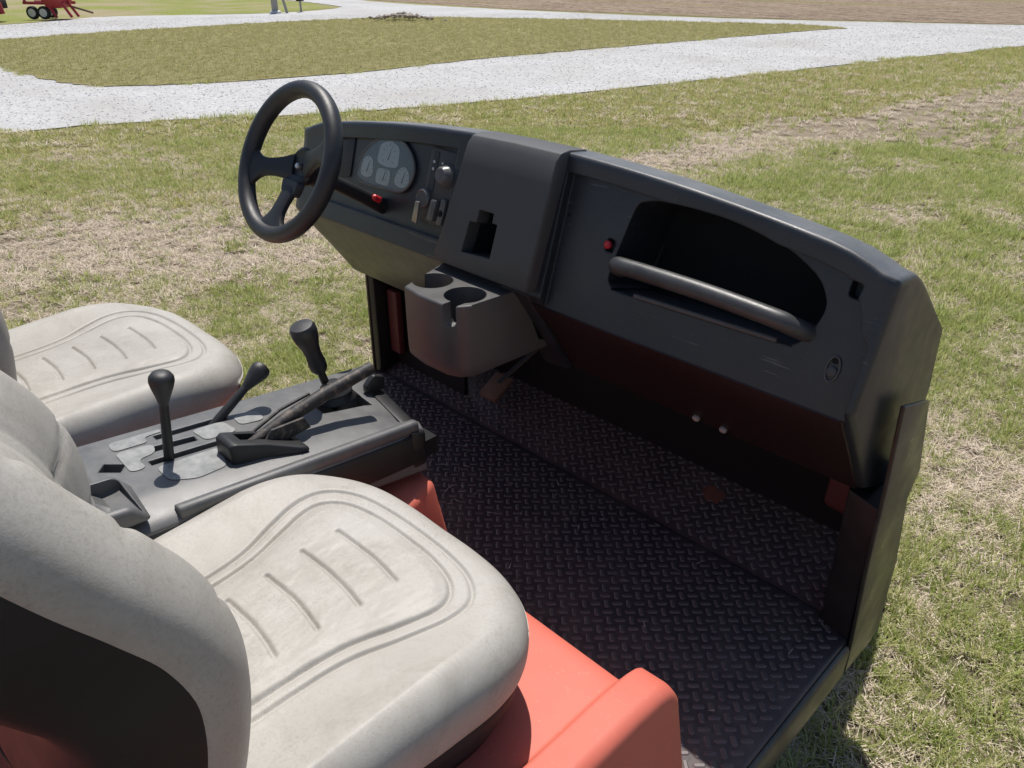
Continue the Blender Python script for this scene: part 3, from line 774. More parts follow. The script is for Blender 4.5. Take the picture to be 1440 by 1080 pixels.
# ---------- cup tray
TP = [(-1.207, 0.893), (-1.150, 0.884), (-1.080, 0.886), (-1.050, 0.898), (-1.034, 0.922), (-1.026, 1.06), (-1.262, 1.06)]
trz = [(1.0275, 0.003, 1.06), (1.0245, 0.0, 1.06), (0.96, 0.0, 1.08), (0.895, 0.0005, 1.11), (0.876, 0.002, 1.15), (0.868, 0.007, 1.155)]
secs = []
for z, ins, yb in trz:
    c = np.mean(TP, 0); s = []
    for (x, y) in TP:
        if y > 1.05: s.append((x + (0.010 if x < -1.2 else -0.002) * (1.0275 - z) * 5, yb, z))
        else: s.append((x + (c[0] - x) * ins * 8 * 0.6, y + ins, z))
    secs.append(s)
tray = from_bm('cup_tray', loft(secs), 'tray', dash)
cups = []
for (x, y) in ((-1.190, 0.955), (-1.084, 0.951)):
    cups.append(lathe((x, y, 1.05), (0, 0, -1), [(0.0430, 0), (0.0430, 0.030), (0.038, 0.13), (0.0, 0.13)], 44))
notch = round_poly([(-1.128, 1.03), (-1.092, 1.03), (-1.092, 0.955), (-1.128, 0.955)], 0.008)
nb = prism([(-1.079, 0.86, 1.06), (-1.052, 0.86, 1.06), (-1.052, 0.86, 0.992), (-1.057, 0.86, 0.984), (-1.065, 0.86, 0.981), (-1.074, 0.86, 0.984), (-1.079, 0.86, 0.992)], (0, 0.085, 0))
boolean(tray, cups + [nb])
from_bm('drain_knob', lathe((-1.115, 0.955, 0.842), (0, 0, 1), [(0.004, 0), (0.018, 0.004), (0.022, 0.03)], 16), 'rust', tray)
# bracket behind the tray, right
from_bm('stack_rib', bevel_bm(loft([[(-1.07, 1.03, 1.03), (-0.985, 1.03, 1.03), (-0.985, 1.06, 1.03), (-1.07, 1.06, 1.03)],
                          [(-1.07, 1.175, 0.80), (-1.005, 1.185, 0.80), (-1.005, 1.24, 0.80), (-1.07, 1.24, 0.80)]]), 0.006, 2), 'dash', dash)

# ---------- instruments
def plate(name, poly, off, th, mat, parent, bev=0.0):
    bm = loft([[face_pt(x, z, off) for x, z in poly], [face_pt(x, z, off + th) for x, z in poly]])
    if bev: bevel_bm(bm, bev, 2, 50)
    return from_bm(name, bm, mat, parent)
gp_ = [(-1.617, 1.164), (-1.603, 1.203), (-1.562, 1.240), (-1.508, 1.258), (-1.456, 1.252), (-1.418, 1.228), (-1.402, 1.198), (-1.411, 1.167), (-1.440, 1.147), (-1.50, 1.143), (-1.575, 1.142), (-1.608, 1.148)]
gp_s = [tuple(p) for p in catmull(gp_, 4, True)]
gc = np.mean(gp_, 0)
cl = plate('gauge_cluster', gp_s, -0.0115, 0.004, 'gaugeblue', dash)
path = [face_pt(x, z, -0.006) for x, z in gp_s + [gp_s[0]]]
from_bm('bezel', tube(path, 0.0032, 8, False), 'switch', cl)
for poly in ([(-1.603, 1.160), (-1.598, 1.195), (-1.580, 1.206), (-1.560, 1.200), (-1.552, 1.165), (-1.575, 1.155)],
             [(-1.545, 1.196), (-1.538, 1.238), (-1.500, 1.249), (-1.466, 1.238), (-1.462, 1.195), (-1.505, 1.190)],
             [(-1.540, 1.150), (-1.538, 1.184), (-1.505, 1.186), (-1.487, 1.184), (-1.487, 1.150)],
             [(-1.470, 1.160), (-1.462, 1.190), (-1.440, 1.203), (-1.418, 1.190), (-1.415, 1.165), (-1.440, 1.153)]):
    plate('gauge_face', round_poly(poly, 0.012), -0.0075, 0.0012, 'gauge', cl)
    c = np.mean(poly, 0)
    rr_ = 0.5 * min(max(p[0] for p in poly) - min(p[0] for p in poly), max(p[1] for p in poly) - min(p[1] for p in poly))
    for q_ in range(9):
        a_ = R(-40 + 260 * q_ / 8); ca, sa = math.cos(a_), math.sin(a_); r0_, r1_ = rr_ * 0.66, rr_ * (0.86 if q_ % 2 == 0 else 0.78)
        plate('gauge_tick', [(c[0] + r0_ * ca - 0.0006 * sa, c[1] + r0_ * sa + 0.0006 * ca), (c[0] + r1_ * ca - 0.0006 * sa, c[1] + r1_ * sa + 0.0006 * ca), (c[0] + r1_ * ca + 0.0006 * sa, c[1] + r1_ * sa - 0.0006 * ca), (c[0] + r0_ * ca + 0.0006 * sa, c[1] + r0_ * sa - 0.0006 * ca)], -0.0062, 0.0004, 'ink', cl)
    plate('needle', [(c[0] - 0.0015, c[1] - 0.012), (c[0] + 0.0015, c[1] - 0.012), (c[0] + 0.008, c[1] + 0.014)], -0.0058, 0.0008, 'ink', cl)
bm = loft([[face_pt(gc[0] + (x - gc[0]) * k, gc[1] + (z - gc[1]) * k, off) for x, z in gp_s] for k, off in ((0.985, -0.0045), (0.92, -0.0015), (0.7, 0.001), (0.4, 0.0022))])
from_bm('lens', bm, 'lens', cl)
plate('warning_panel', round_poly([(-1.720, 1.133), (-1.712, 1.225), (-1.645, 1.238), (-1.645, 1.145)], 0.008), -0.0115, 0.003, 'dash_inner', dash, 0.001)
sp = plate('switch_plate', round_poly([(-1.362, 1.100), (-1.356, 1.258), (-1.268, 1.256), (-1.270, 1.098)], 0.008), -0.0115, 0.0035, 'stack', dash, 0.001)
plate('label_panel', round_poly([(-1.350, 1.165), (-1.346, 1.250), (-1.328, 1.250), (-1.330, 1.165)], 0.004), -0.0078, 0.0008, 'dash_inner', sp)
for x, z in ((-1.340, 1.228), (-1.340, 1.213)):
    from_bm('indicator', lathe(face_pt(x, z, -0.0076), FN, [(0.0035, 0), (0.0035, 0.002), (0.002, 0.003)], 10), 'white', sp)
from_bm('indicator', lathe(face_pt(-1.312, 1.228, -0.0080), FN, [(0.003, 0), (0.003, 0.002), (0.002, 0.003)], 10), 'white', sp)
# light switch: knob with a raised grip
kn = from_bm('light_switch', lathe(face_pt(-1.288, 1.205, -0.0079), FN, [(0.026, 0), (0.026, 0.006), (0.021, 0.012), (0.019, 0.022), (0.015, 0.026)], 22), 'switch', sp)
kb = face_pt(-1.288, 1.205, 0.014)
from_bm('ignition_ring', lathe(face_pt(-1.352, 1.148, -0.0116), FN, [(0.022, 0), (0.022, 0.012), (0.018, 0.016), (0.014, 0.012)], 20), 'switch', sp)
from_bm('ignition_key', bevel_bm(loft([[face_pt(-1.370, 1.095, 0.002), face_pt(-1.352, 1.093, 0.002), face_pt(-1.345, 1.14, 0.008), face_pt(-1.358, 1.14, 0.008)],
                                      [face_pt(-1.370, 1.095, 0.006), face_pt(-1.352, 1.093, 0.006), face_pt(-1.345, 1.14, 0.014), face_pt(-1.358, 1.14, 0.014)]]), 0.001), 'steel', sp)
plate('toggle_switch', round_poly([(-1.322, 1.108), (-1.316, 1.152), (-1.298, 1.152), (-1.302, 1.108)], 0.004), -0.0082, 0.014, 'switch', sp, 0.002)
plate('toggle_switch', round_poly([(-1.293, 1.104), (-1.288, 1.158), (-1.272, 1.158), (-1.275, 1.104)], 0.004), -0.0082, 0.010, 'switch', sp, 0.002)
from_bm('lighter_socket', lathe(face_pt(-1.283, 1.128, 0.0016), FN, [(0.007, 0), (0.007, 0.003), (0.004, 0.0035)], 14), 'void', sp)

# ---------- steering wheel
W0 = Vector((-1.503, 0.832, 1.241)); WN = Vector((0, -0.895, 0.446)).normalized()
EX = Vector((1, 0, 0)); EY = WN.cross(EX).normalized()
def wp(r, ang, h=0.0): return W0 + (EX * math.sin(ang) + EY * math.cos(ang)) * r + WN * h
sw = empty('steering_wheel', W0); sw.parent = veh; sw.matrix_parent_inverse = Matrix.Translation(-Vector(veh.location))
def sub(o): o.matrix_parent_inverse = Matrix.Translation(-Vector(W0)); return o
n1, n2 = 72, 18; V, F = [], []
for i in range(n1):
    a = 2 * math.pi * i / n1
    for j in range(n2):
        b = 2 * math.pi * j / n2
        V.append(wp(0.155 + 0.0178 * math.cos(b), a, 0.0195 * math.sin(b)))
for i in range(n1):
    for j in range(n2): F.append((i * n2 + j, ((i + 1) % n1) * n2 + j, ((i + 1) % n1) * n2 + (j + 1) % n2, i * n2 + (j + 1) % n2))
sub(from_bm('rim', recalc(bm_from(V, F)), 'rim', sw))
for deg, wide in ((-103, 1.0), (70, 1.0), (180, 1.05)):
    a0 = R(deg); secs = []
    d = EX * math.sin(a0) + EY * math.cos(a0); s = WN.cross(d)
    for t in np.linspace(0, 1, 12):
        r = 0.02 + 0.132 * t; hw = (0.032 - 0.012 * math.sin(math.pi * min(1, t * 1.05)) + 0.030 * max(0, t - 0.66) ** 1.4 * 4.5) * wide
        h = -0.035 * (1 - t) ** 1.3; th = 0.010 - 0.001 * t
        c = W0 + d * r + WN * h
        secs.append([c + s * (hw * math.cos(b)) + WN * (th * (abs(math.sin(b)) ** 0.6) * (1 if math.sin(b) > 0 else -1)) for b in np.linspace(0, 2 * math.pi, 16, endpoint=False)])
    sub(from_bm('spoke', loft(secs), 'black', sw))
hub = sub(from_bm('hub', lathe(W0 - WN * 0.052, WN, [(0.020, 0), (0.040, 0.004), (0.044, 0.018), (0.036, 0.024), (0.030, 0.021), (0.014, 0.020)], 26), 'black', sw))
from_bm('hub_nut', lathe(W0 - WN * 0.031, WN, [(0.0085, 0), (0.0085, 0.006), (0.005, 0.010)], 6), 'chrome', hub)
hs = []
for k, h in ((1.0, -0.034), (1.0, -0.022), (0.9, -0.017)):
    hs.append([W0 + EX * (x * k) + EY * (y * k - 0.042) + WN * h for x, y in round_poly([(-0.028, -0.022), (0.026, -0.024), (0.034, 0.010), (-0.034, 0.012)], 0.010)])
from_bm('horn_pad', loft(hs), 'dash_inner', hub)
ce = Vector((-1.503, 1.050, 1.110)); cs0 = W0 - WN * 0.045
col = from_bm('steering_column', tube([cs0, cs0.lerp(ce, 0.12), cs0.lerp(ce, 0.2), cs0.lerp(ce, 0.8), ce, ce + (ce - cs0) * 0.12], [0.032, 0.032, 0.0165, 0.0170, 0.0175, 0.018], 18), 'black', veh)
cd_ = (ce - cs0).normalized()
from_bm('red_tip', lathe(Vector((-1.487, 1.036, 1.128)), cd_, [(0.004, -0.010), (0.0078, -0.006), (0.0078, 0.012), (0.005, 0.015)], 14), 'redtip', col)

# ---------- console
def cz(y): return 0.965 - 0.10 * y
def shy(x, y): return y - max(0.0, (x + 1.20) / 0.26) * 0.055 * min(1.0, max(0.0, (y - 0.58) / 0.18))
ysec = [(0.06, 0.02), (0.10, 0.03), (0.18, 0.028), (0.215, 0.0), (0.235, 0.0), (0.45, 0.0), (0.60, 0.0), (0.70, -0.002), (0.755, -0.008), (0.775, -0.016)]
secs = []
for y, dz in ysec:
    z = cz(y); fw = min(1.0, max(0.0, (0.8 - y) / 0.06))
    w_ = 0.126 + 0.010 * max(0, (0.25 - y) / 0.2)
    rim_ = 0.0 if y < 0.3 else -0.012
    k = 0.0 if y < 0.55 else 0.010 * (y - 0.55) / 0.22
    P = [(-w_ - 0.016, z - 0.085), (-w_ - 0.014, z - 0.012), (-w_ - 0.008, z - 0.002), (-w_ + 0.004, z + dz * 0.4), (-w_ + 0.030, z + dz), (-0.03, z + dz - k),
         (0.055, z + dz - k), (0.075, z + dz - k * 1.2), (w_ - 0.020, z - 0.010), (w_ - 0.006, z - 0.014), (w_ + 0.002, z - 0.022), (w_ + 0.006, z - 0.10)]
    secs.append([(-1.075 + x, shy(-1.075 + x, y), zz) for x, zz in P])
con = from_bm('centre_console', loft(secs), 'console', veh, 35)
def cpt(x, y, off=0.0): return (x, y, cz(y) + off)
def slot_cut(x0, y0, x1, y1, hw):
    d = Vector((x1 - x0, y1 - y0, 0)); d.normalize(); s = Vector((-d.y, d.x, 0)) * hw
    a, b = Vector((x0, y0, 0)), Vector((x1, y1, 0))
    q = [a - s, b - s, b + s, a + s]
    return loft([[(p.x, p.y, cz(p.y) + 0.02) for p in q], [(p.x, p.y, cz(p.y) - 0.05) for p in q]])
boolean(con, [slot_cut(-1.131, 0.296, -1.123, 0.385, 0.0085), slot_cut(-1.090, 0.298, -1.086, 0.428, 0.0075), slot_cut(-1.163, 0.335, -1.161, 0.455, 0.0075),
              slot_cut(-1.105, 0.60, -1.100, 0.70, 0.028), slot_cut(-1.120, 0.237, -1.100, 0.262, 0.012)])
from_bm('console_underside', box(-1.19, -0.96, 0.10, 0.76, 0.80, 0.835), 'void', con)
# rear pocket
pk = from_bm('rear_pocket', bevel_bm(loft([[(-1.05, 0.10, 0.985), (-0.945, 0.10, 0.985), (-0.945, 0.222, 0.970), (-1.05, 0.232, 0.970)],
                                           [(-1.05, 0.10, 0.945), (-0.945, 0.10, 0.945), (-0.945, 0.245, 0.9385), (-1.05, 0.255, 0.9375)]]), 0.008, 3), 'console', con)
boolean(pk, [box(-1.035, -0.955, 0.05, 0.236, 0.950, 1.05)])
# handbrake channel rib, right raised rail
from_bm('side_rail', bevel_bm(loft([[(-0.972, y, cz(y) - 0.022), (-0.947, y, cz(y) - 0.022), (-0.948, y, cz(y) - 0.006), (-0.954, y, cz(y) - 0.001), (-0.968, y, cz(y) - 0.004)] for y in (0.28, 0.45, 0.60, 0.70, 0.712)]), 0.003, 2), 'console', con)
from_bm('side_skirt', bevel_bm(loft([[(-0.9655, y, cz(y) - 0.02), (-0.9445, y, cz(y) - 0.026), (-0.9395, y, zl), (-0.9655, y, zl)] for y, zl in ((0.10, 0.845), (0.45, 0.83), (0.65, 0.815), (0.7185, 0.81))]), 0.004, 2), 'black', con)
from_bm('front_fascia', bevel_bm(loft([[(-1.205, y, 0.80), (-0.942, y - 0.056, 0.80), (-0.942, y - 0.056, zt), (-1.205, y, zt)] for y, zt in ((0.745, 0.880), (0.778, 0.870))]), 0.006, 2), 'black', con)
from_bm('front_fin', bevel_bm(loft([[(-1.125, y, cz(y) - 0.012), (-1.110, y, cz(y) - 0.012), (-1.110, y, zt), (-1.125, y, zt)] for y, zt in ((0.715, 0.897), (0.735, 0.915), (0.758, 0.905))]), 0.003, 2), 'black', con)
# decals
def dec(pts):
    P = round_poly(pts, 0.012)
    return from_bm('shift_decal', loft([[cpt(x, y, 0.0004) for x, y in P], [cpt(x, y, 0.0014) for x, y in P]]), 'decal', con)
dec([(-1.150, 0.268), (-1.145, 0.325), (-1.116, 0.318), (-1.110, 0.288), (-1.080, 0.290), (-1.080, 0.266)])
dec([(-1.186, 0.27), (-1.186, 0.352), (-1.176, 0.352), (-1.174, 0.322), (-1.155, 0.322), (-1.155, 0.268)])
dec([(-1.072, 0.30), (-1.072, 0.40), (-1.012, 0.385), (-1.005, 0.335), (-1.025, 0.30)])
dec([(-1.150, 0.39), (-1.150, 0.445), (-1.105, 0.45), (-1.105, 0.395)])
dec([(-1.155, 0.465), (-1.152, 0.51), (-1.115, 0.505), (-1.120, 0.462)])

def lever(name, base, top, r0, knob, kr):
    base, top = Vector(base), Vector(top); d = (top - base)
    L = d.length; u = d.normalized()
    sh = from_bm(name, tube([base - u * 0.03, base + d * 0.3, base + d * 0.8], [r0, r0 * 0.95, r0 * 0.85], 14), 'black', veh)
    prof = [(kr * a, L * 0.66 + (b * knob)) for a, b in ((0.30, 0.0), (0.42, 0.12), (0.62, 0.34), (0.88, 0.58), (1.0, 0.74), (0.97, 0.86), (0.75, 0.96), (0.3, 1.0))]
    from_bm('knob', lathe(base, u, prof, 20), 'rim', sh)
    return sh
lever('range_lever', (-1.087, 0.326, 0.930), (-1.074, 0.340, 1.076), 0.0080, 0.060, 0.0185)
lever('hydraulic_lever', (-1.160, 0.440, 0.920), (-1.168, 0.525, 0.972), 0.0085, 0.060, 0.0175)
# gear shifter with waisted grip
sb, stp = Vector((-1.125, 0.645, 0.90)), Vector((-1.124, 0.600, 1.076)); su = (stp - sb).normalized()
sh = from_bm('gear_shifter', tube([sb - su * 0.03, sb + su * 0.07], [0.0075, 0.0075], 12), 'black', veh)
from_bm('grip', lathe(sb, su, [(0.012, 0.062), (0.0155, 0.068), (0.0165, 0.082), (0.0145, 0.100), (0.0165, 0.118), (0.0215, 0.135), (0.0235, 0.147), (0.0235, 0.158), (0.020, 0.164), (0.008, 0.166)], 22), 'rim', sh)
bt = []
for k, h in ((1.0, 0.0), (0.8, 0.014), (0.88, 0.017), (0.55, 0.028), (0.62, 0.031), (0.35, 0.040)):
    bt.append([(-1.116 + 0.030 * k * math.cos(a), 0.652 + 0.040 * k * math.sin(a) - 0.2 * h, cz(0.652) - 0.004 + h) for a in np.linspace(0, 2 * math.pi, 20, endpoint=False)])
from_bm('boot', loft(bt), 'black', sh)
# parking brake: housing, ratchet arm, worn lever
ph = []
for (x0, x1, y, zt) in ((-1.062, -1.012, 0.392, 0.030), (-1.066, -1.008, 0.402, 0.034), (-1.062, -1.000, 0.45, 0.022), (-1.050, -0.985, 0.498, 0.006), (-1.048, -0.984, 0.512, 0.003)):
    ph.append([cpt(x0, y, -0.004), cpt(x1 + 0.004, y, -0.004), cpt(x1, y, zt), cpt(x0 + 0.004, y, zt)])
pb = from_bm('parking_brake', bevel_bm(loft(ph), 0.008, 3), 'black', veh)
boolean(pb, [loft([[(-1.050, 0.418, 1.0), (-1.026, 0.418, 1.0), (-1.012, 0.50, 1.0), (-1.038, 0.50, 1.0)], [(-1.050, 0.418, 0.918), (-1.026, 0.418, 0.918), (-1.012, 0.50, 0.912), (-1.038, 0.50, 0.912)]])])
k_ = NT('worn_brake_lever'); f_ = k_.ramp(k_.noise(75, 5, 0.7), [(0.5, 0.0), (0.68, 1.0)])
k_.base(k_.mix(f_, (0.022, 0.02, 0.02), (0.15, 0.115, 0.09))); k_.rough(0.6); k_.bump(k_.noise(200, 3), 0.5, 0.001); M['brake'] = k_.m
pa, pt = Vector((-1.040, 0.43, 0.925)), Vector((-1.050, 0.690, 0.972))
from_bm('lever_arm', tube([pa, pa.lerp(pt, 0.3) + Vector((0, 0, 0.006)), pa.lerp(pt, 0.6) + Vector((0, 0, 0.006)), pt], [0.010, 0.0115, 0.0125, 0.0115], 14), 'brake', pb)
from_bm('release_rod', tube([pa + Vector((-0.016, 0.0, 0.004)), pa.lerp(pt, 0.3) + Vector((-0.016, 0, 0.017)), pa.lerp(pt, 0.52) + Vector((-0.012, 0, 0.016))], 0.0028, 8), 'brake', pb)
from_bm('ratchet_plate', bevel_bm(prism([(-1.026, 0.44, 0.915), (-1.026, 0.47, 0.950), (-1.026, 0.53, 0.948), (-1.026, 0.54, 0.925)], (0.006, 0, 0)), 0.001), 'brake', pb)

# ---------- pedals
pd = from_bm('brake_pedal', bevel_bm(loft([[(-1.455, 1.315, 0.505), (-1.385, 1.315, 0.505), (-1.385, 1.390, 0.550), (-1.455, 1.390, 0.550)],
                                           [(-1.455, 1.321, 0.492), (-1.385, 1.321, 0.492), (-1.385, 1.396, 0.537), (-1.455, 1.396, 0.537)]]), 0.004, 2), 'rust', veh)
from_bm('pedal_arm', tube([(-1.42, 1.365, 0.53), (-1.40, 1.42, 0.57), (-1.36, 1.47, 0.63)], 0.009, 8), 'black', pd)
pt_ = []
rl = random.Random(21)
for i in range(16):
    a_ = 2 * math.pi * i / 16; rr_ = 0.026 * rl.uniform(0.7, 1.15); u_, v_ = 1.25 * rr_ * math.cos(a_), rr_ * math.sin(a_)
    pt_.append(Vector((-0.728, 1.428, 0.4632)) + Vector((1, 0, 0)) * u_ + tl * v_)
from_bm('rust_patch', loft([[p for p in pt_], [p + tn * 0.0022 for p in pt_]]), 'rustpatch', toe)
bm = bmesh.new()
for i in range(75):
    u_, v_ = rl.uniform(-1.86, -0.34), rl.uniform(0.70, 1.27)
    if rl.random() < 0.45: u_, v_ = rl.gauss(-1.25, 0.22), rl.uniform(0.82, 1.26)
    if not -1.86 < u_ < -0.34: continue
    blade(bm, (u_, v_, 0.4335), rl.uniform(0, 6.28), 1.48, rl.uniform(0.008, 0.028), rl.uniform(0.0015, 0.003), 2, 0.5)
lit = from_bm('floor_litter', bm, mat_dead, None, 0); tag(lit, 'dry grass bits scattered on the black tread floor of the vehicle', 'litter', None, 'stuff')

# ---------- seats (one set of meshes, two seats)
SX, SY = -0.702, 0.0
half = [(0.0, 0.566), (0.07, 0.566), (0.14, 0.557), (0.20, 0.530), (0.246, 0.478), (0.263, 0.42), (0.262, 0.35), (0.257, 0.28), (0.250, 0.20), (0.235, 0.14), (0.15, 0.115), (0.0, 0.11)]
outl = half + [(-x, y) for x, y in half[-2:0:-1]]
C0 = np.array((0.0, 0.34))
oc = np.array(catmull(outl, 12, True)) - C0
oth = np.arctan2(oc[:, 1], oc[:, 0]); orr = np.hypot(oc[:, 0], oc[:, 1]); od = np.argsort(oth)
def Rof(th): return np.interp(th, oth[od], orr[od], period=2 * math.pi)
go = [(0.118, 0.12), (0.120, 0.24), (0.128, 0.31), (0.150, 0.37), (0.166, 0.425), (0.160, 0.468), (0.125, 0.496), (0.07, 0.508), (0.0, 0.511)]
go = np.array(catmull([(-x, y) for x, y in go] + go[-2::-1], 10))
gi_ = [(0.098, 0.12), (0.100, 0.24), (0.108, 0.315), (0.128, 0.373), (0.142, 0.422), (0.137, 0.452), (0.110, 0.474), (0.06, 0.486), (0.0, 0.488)]
gi_ = np.array(catmull([(-x, y) for x, y in gi_] + gi_[-2::-1], 10))
ribs = [np.array(catmull([(-hw, y - 0.001), (-hw * .5, y + 0.001), (0, y + 0.002), (hw * .5, y), (hw, y - 0.004)], 6)) for y, hw in ((0.425, 0.068), (0.368, 0.068), (0.311, 0.062), (0.254, 0.060), (0.197, 0.058))]
def dist_to(P, x, y):
    d = np.full(x.shape, 9.0)
    for i in range(len(P) - 1):
        a, b = P[i], P[i + 1]; ab = b - a; L2 = ab @ ab + 1e-12
        t = np.clip(((x - a[0]) * ab[0] + (y - a[1]) * ab[1]) / L2, 0, 1)
        d = np.minimum(d, np.hypot(x - a[0] - t * ab[0], y - a[1] - t * ab[1]))
    return d
NTH, NR = 540, 150
th = np.linspace(-math.pi, math.pi, NTH, endpoint=False)
sv = np.concatenate([np.linspace(0.02, 0.9, 124), np.linspace(0.905, 1.0, NR - 124)])
TH, SV = np.meshgrid(th, sv); RR = Rof(TH)
x = C0[0] + RR * SV * np.cos(TH); y = C0[1] + RR * SV * np.sin(TH)
e = RR * (1 - SV)                                    # distance to the edge
edge_r = 0.048
zr = np.where(e < edge_r, np.sqrt(np.clip(1 - ((edge_r - e) / edge_r) ** 2, 0, 1)) * edge_r - edge_r, 0.0)
bol = 0.018 * np.clip((np.abs(x) - 0.13) / 0.09, 0, 1) ** 1.5 * np.clip((0.52 - y) / 0.15, 0.0, 1)
lead = -0.012 * np.clip((y - 0.42) / 0.14, 0, 1) ** 2 + 0.010 * np.clip((y - 0.2) / 0.2, 0, 1)
z = 0.903 + zr + bol + lead
gd = dist_to(go, x, y); gd2 = dist_to(gi_, x, y)
z -= 0.0050 * np.exp(-(gd / 0.0031) ** 2) + 0.0050 * np.exp(-(gd2 / 0.0031) ** 2)
inner = inpoly(x, y, [tuple(p) for p in gi_])
z += np.where(inner, 0.004 * np.clip(gd2 / 0.02, 0, 1), 0)
for rb in ribs:
    d = dist_to(rb, x, y); z -= 0.0046 * np.exp(-(d / 0.0030) ** 2)
z += 0.0016 * (fnoise(x, y, 9) - 0.5) + 0.0020 * (fnoise(x * 2.2, y, 30) - 0.5) * inner
V = np.stack([x, y, z], -1).reshape(-1, 3).tolist()
zc = float(z[0].mean()); V.append([C0[0], C0[1], zc]); ci = len(V) - 1
F = [(ci, j, (j + 1) % NTH) for j in range(NTH)]
for i in range(len(sv) - 1):
    for j in range(NTH): a = i * NTH + j; b = i * NTH + (j + 1) % NTH; F.append((a, a + NTH, b + NTH, b))
last = (len(sv) - 1) * NTH
for ins, zz in ((-0.0005, 0.853), (0.001, 0.847), (0.006, 0.840), (0.016, 0.835), (0.05, 0.833)):
    k0 = len(V)
    for t_ in th:
        r_ = Rof(t_) - ins; V.append([C0[0] + r_ * math.cos(t_), C0[1] + r_ * math.sin(t_), zz + 0.012 * max(0, C0[1] + r_ * math.sin(t_) - 0.45) / 0.1])
    for j in range(NTH): b = (j + 1) % NTH; F.append((last + j, k0 + j, k0 + b, last + b))
    last = k0
me_c = bpy.data.meshes.new('cushion'); me_c.from_pydata(V, [], F)
for p in me_c.polygons: p.use_smooth = True
me_c.materials.append(M['vinyl'])
# black pan below
secs = []
for ins, zz in ((0.020, 0.842), (0.010, 0.825), (0.014, 0.795), (0.034, 0.749)):
    secs.append([(C0[0] + (Rof(t_) - ins) * math.cos(t_), C0[1] + (Rof(t_) - ins) * math.sin(t_), zz) for t_ in th[::6]])
bmp = loft(secs); me_p = bpy.data.meshes.new('seat_pan'); bmp.to_mesh(me_p); bmp.free(); me_p.materials.append(M['shell'])
for p in me_p.polygons: p.use_smooth = True
# backrest: front pad with bolsters
spine = np.array(catmull([(0.125, 0.875), (0.150, 0.93), (0.164, 1.00), (0.172, 1.07), (0.170, 1.13), (0.152, 1.19), (0.124, 1.24), (0.092, 1.29), (0.060, 1.345), (0.030, 1.395), (0.004, 1.425), (-0.035, 1.438), (-0.066, 1.425)], 8))
wid = np.array(catmull([(0.205, 0), (0.222, 0), (0.236, 0), (0.246, 0), (0.250, 0), (0.250, 0), (0.249, 0), (0.246, 0), (0.240, 0), (0.226, 0), (0.205, 0), (0.17, 0), (0.145, 0)], 8))[:, 0]
cs = np.array(catmull([(0.0, -0.050), (0.25, -0.048), (0.46, -0.038), (0.62, -0.014), (0.76, 0.0), (0.88, -0.008), (0.965, -0.024), (1.0, -0.042), (0.998, -0.058), (0.98, -0.066)], 8))
cs = np.concatenate([cs[::-1] * np.array([-1, 1]), cs[1:]])
V, F = [], []; nS, nC = len(spine), len(cs)
tang = np.gradient(spine, axis=0); tang /= np.linalg.norm(tang, axis=1)[:, None]
for i in range(nS):
    ny, nz = tang[i][1], -tang[i][0]
    topf = min(1.0, max(0.0, (nS - 1 - i) / 24.0)); dep = 0.55 + 0.45 * topf
    for (u, o_) in cs:
        au = abs(u)
        pleat = 0.0
        if au < 0.86:
            for zp in (1.06, 1.16, 1.26, 1.345):
                zz = spine[i][1] + 0.028 * (1 - (au / 0.8) ** 2) ; pleat -= 0.0045 * math.exp(-((zz - zp) / 0.006) ** 2) * min(1, (0.86 - au) / 0.1) * (1.0 if au > 0.42 else 0.15)
        pleat -= 0.005 * math.exp(-((au - 0.47) / 0.014) ** 2) + 0.005 * math.exp(-((au - 0.40) / 0.014) ** 2)
        off = o_ * dep + pleat
        V.append((u * wid[i], spine[i][0] + ny * off, spine[i][1] + nz * off))
for i in range(nS - 1):
    for j in range(nC - 1): a = i * nC + j; F.append((a, a + 1, a + nC + 1, a + nC))
bmb = recalc(bm_from(V, F)); me_b = bpy.data.meshes.new('backrest'); bmb.to_mesh(me_b); bmb.free(); me_b.materials.append(M['vinyl'])
for p in me_b.polygons: p.use_smooth = True
# black shell behind
V, F = [], []
bs = [(-0.985, -0.052), (-0.998, -0.060), (-0.992, -0.072), (-0.965, -0.110), (-0.90, -0.142), (-0.6, -0.160), (0, -0.168), (0.6, -0.160), (0.90, -0.142), (0.965, -0.110), (0.992, -0.072), (0.998, -0.060), (0.985, -0.052)]
bs = [tuple(p) for p in catmull(bs, 3)]
rows = list(range(0, nS, 2))
for i in rows:
    ny, nz = tang[i][1], -tang[i][0]; topf = min(1.0, max(0.0, (nS - 1 - i) / 24.0)); dep = 0.55 + 0.45 * topf
    for (u, o_) in bs: V.append((u * (wid[i] - 0.001), spine[i][0] + ny * o_ * dep, spine[i][1] + nz * o_ * dep))
for i in range(len(rows) - 1):
    for j in range(len(bs) - 1): a = i * len(bs) + j; F.append((a, a + 1, a + len(bs) + 1, a + len(bs)))
F.append(tuple(range(len(bs)))); F.append(tuple((len(rows) - 1) * len(bs) + j for j in range(len(bs))))
bms = recalc(bm_from(V, F)); me_s = bpy.data.meshes.new('back_shell'); bms.to_mesh(me_s); bms.free(); me_s.materials.append(M['shell'])
for p in me_s.polygons: p.use_smooth = True
def seat(loc, label):
    e_ = empty('seat', loc); e_.parent = veh; e_.matrix_parent_inverse = Matrix.Translation(-Vector(veh.location)); e_['label'] = label
    for nm, me in (('cushion', me_c), ('backrest', me_b), ('back_shell', me_s), ('seat_pan', me_p)):
        o = bpy.data.objects.new(nm, me); COL.objects.link(o); o.parent = e_
    return e_
seat((SX, 0, 0), 'off-white vinyl passenger seat nearest the viewer')
seat((-1.540, 0.046, 0.024), 'off-white vinyl driver seat behind the steering wheel')

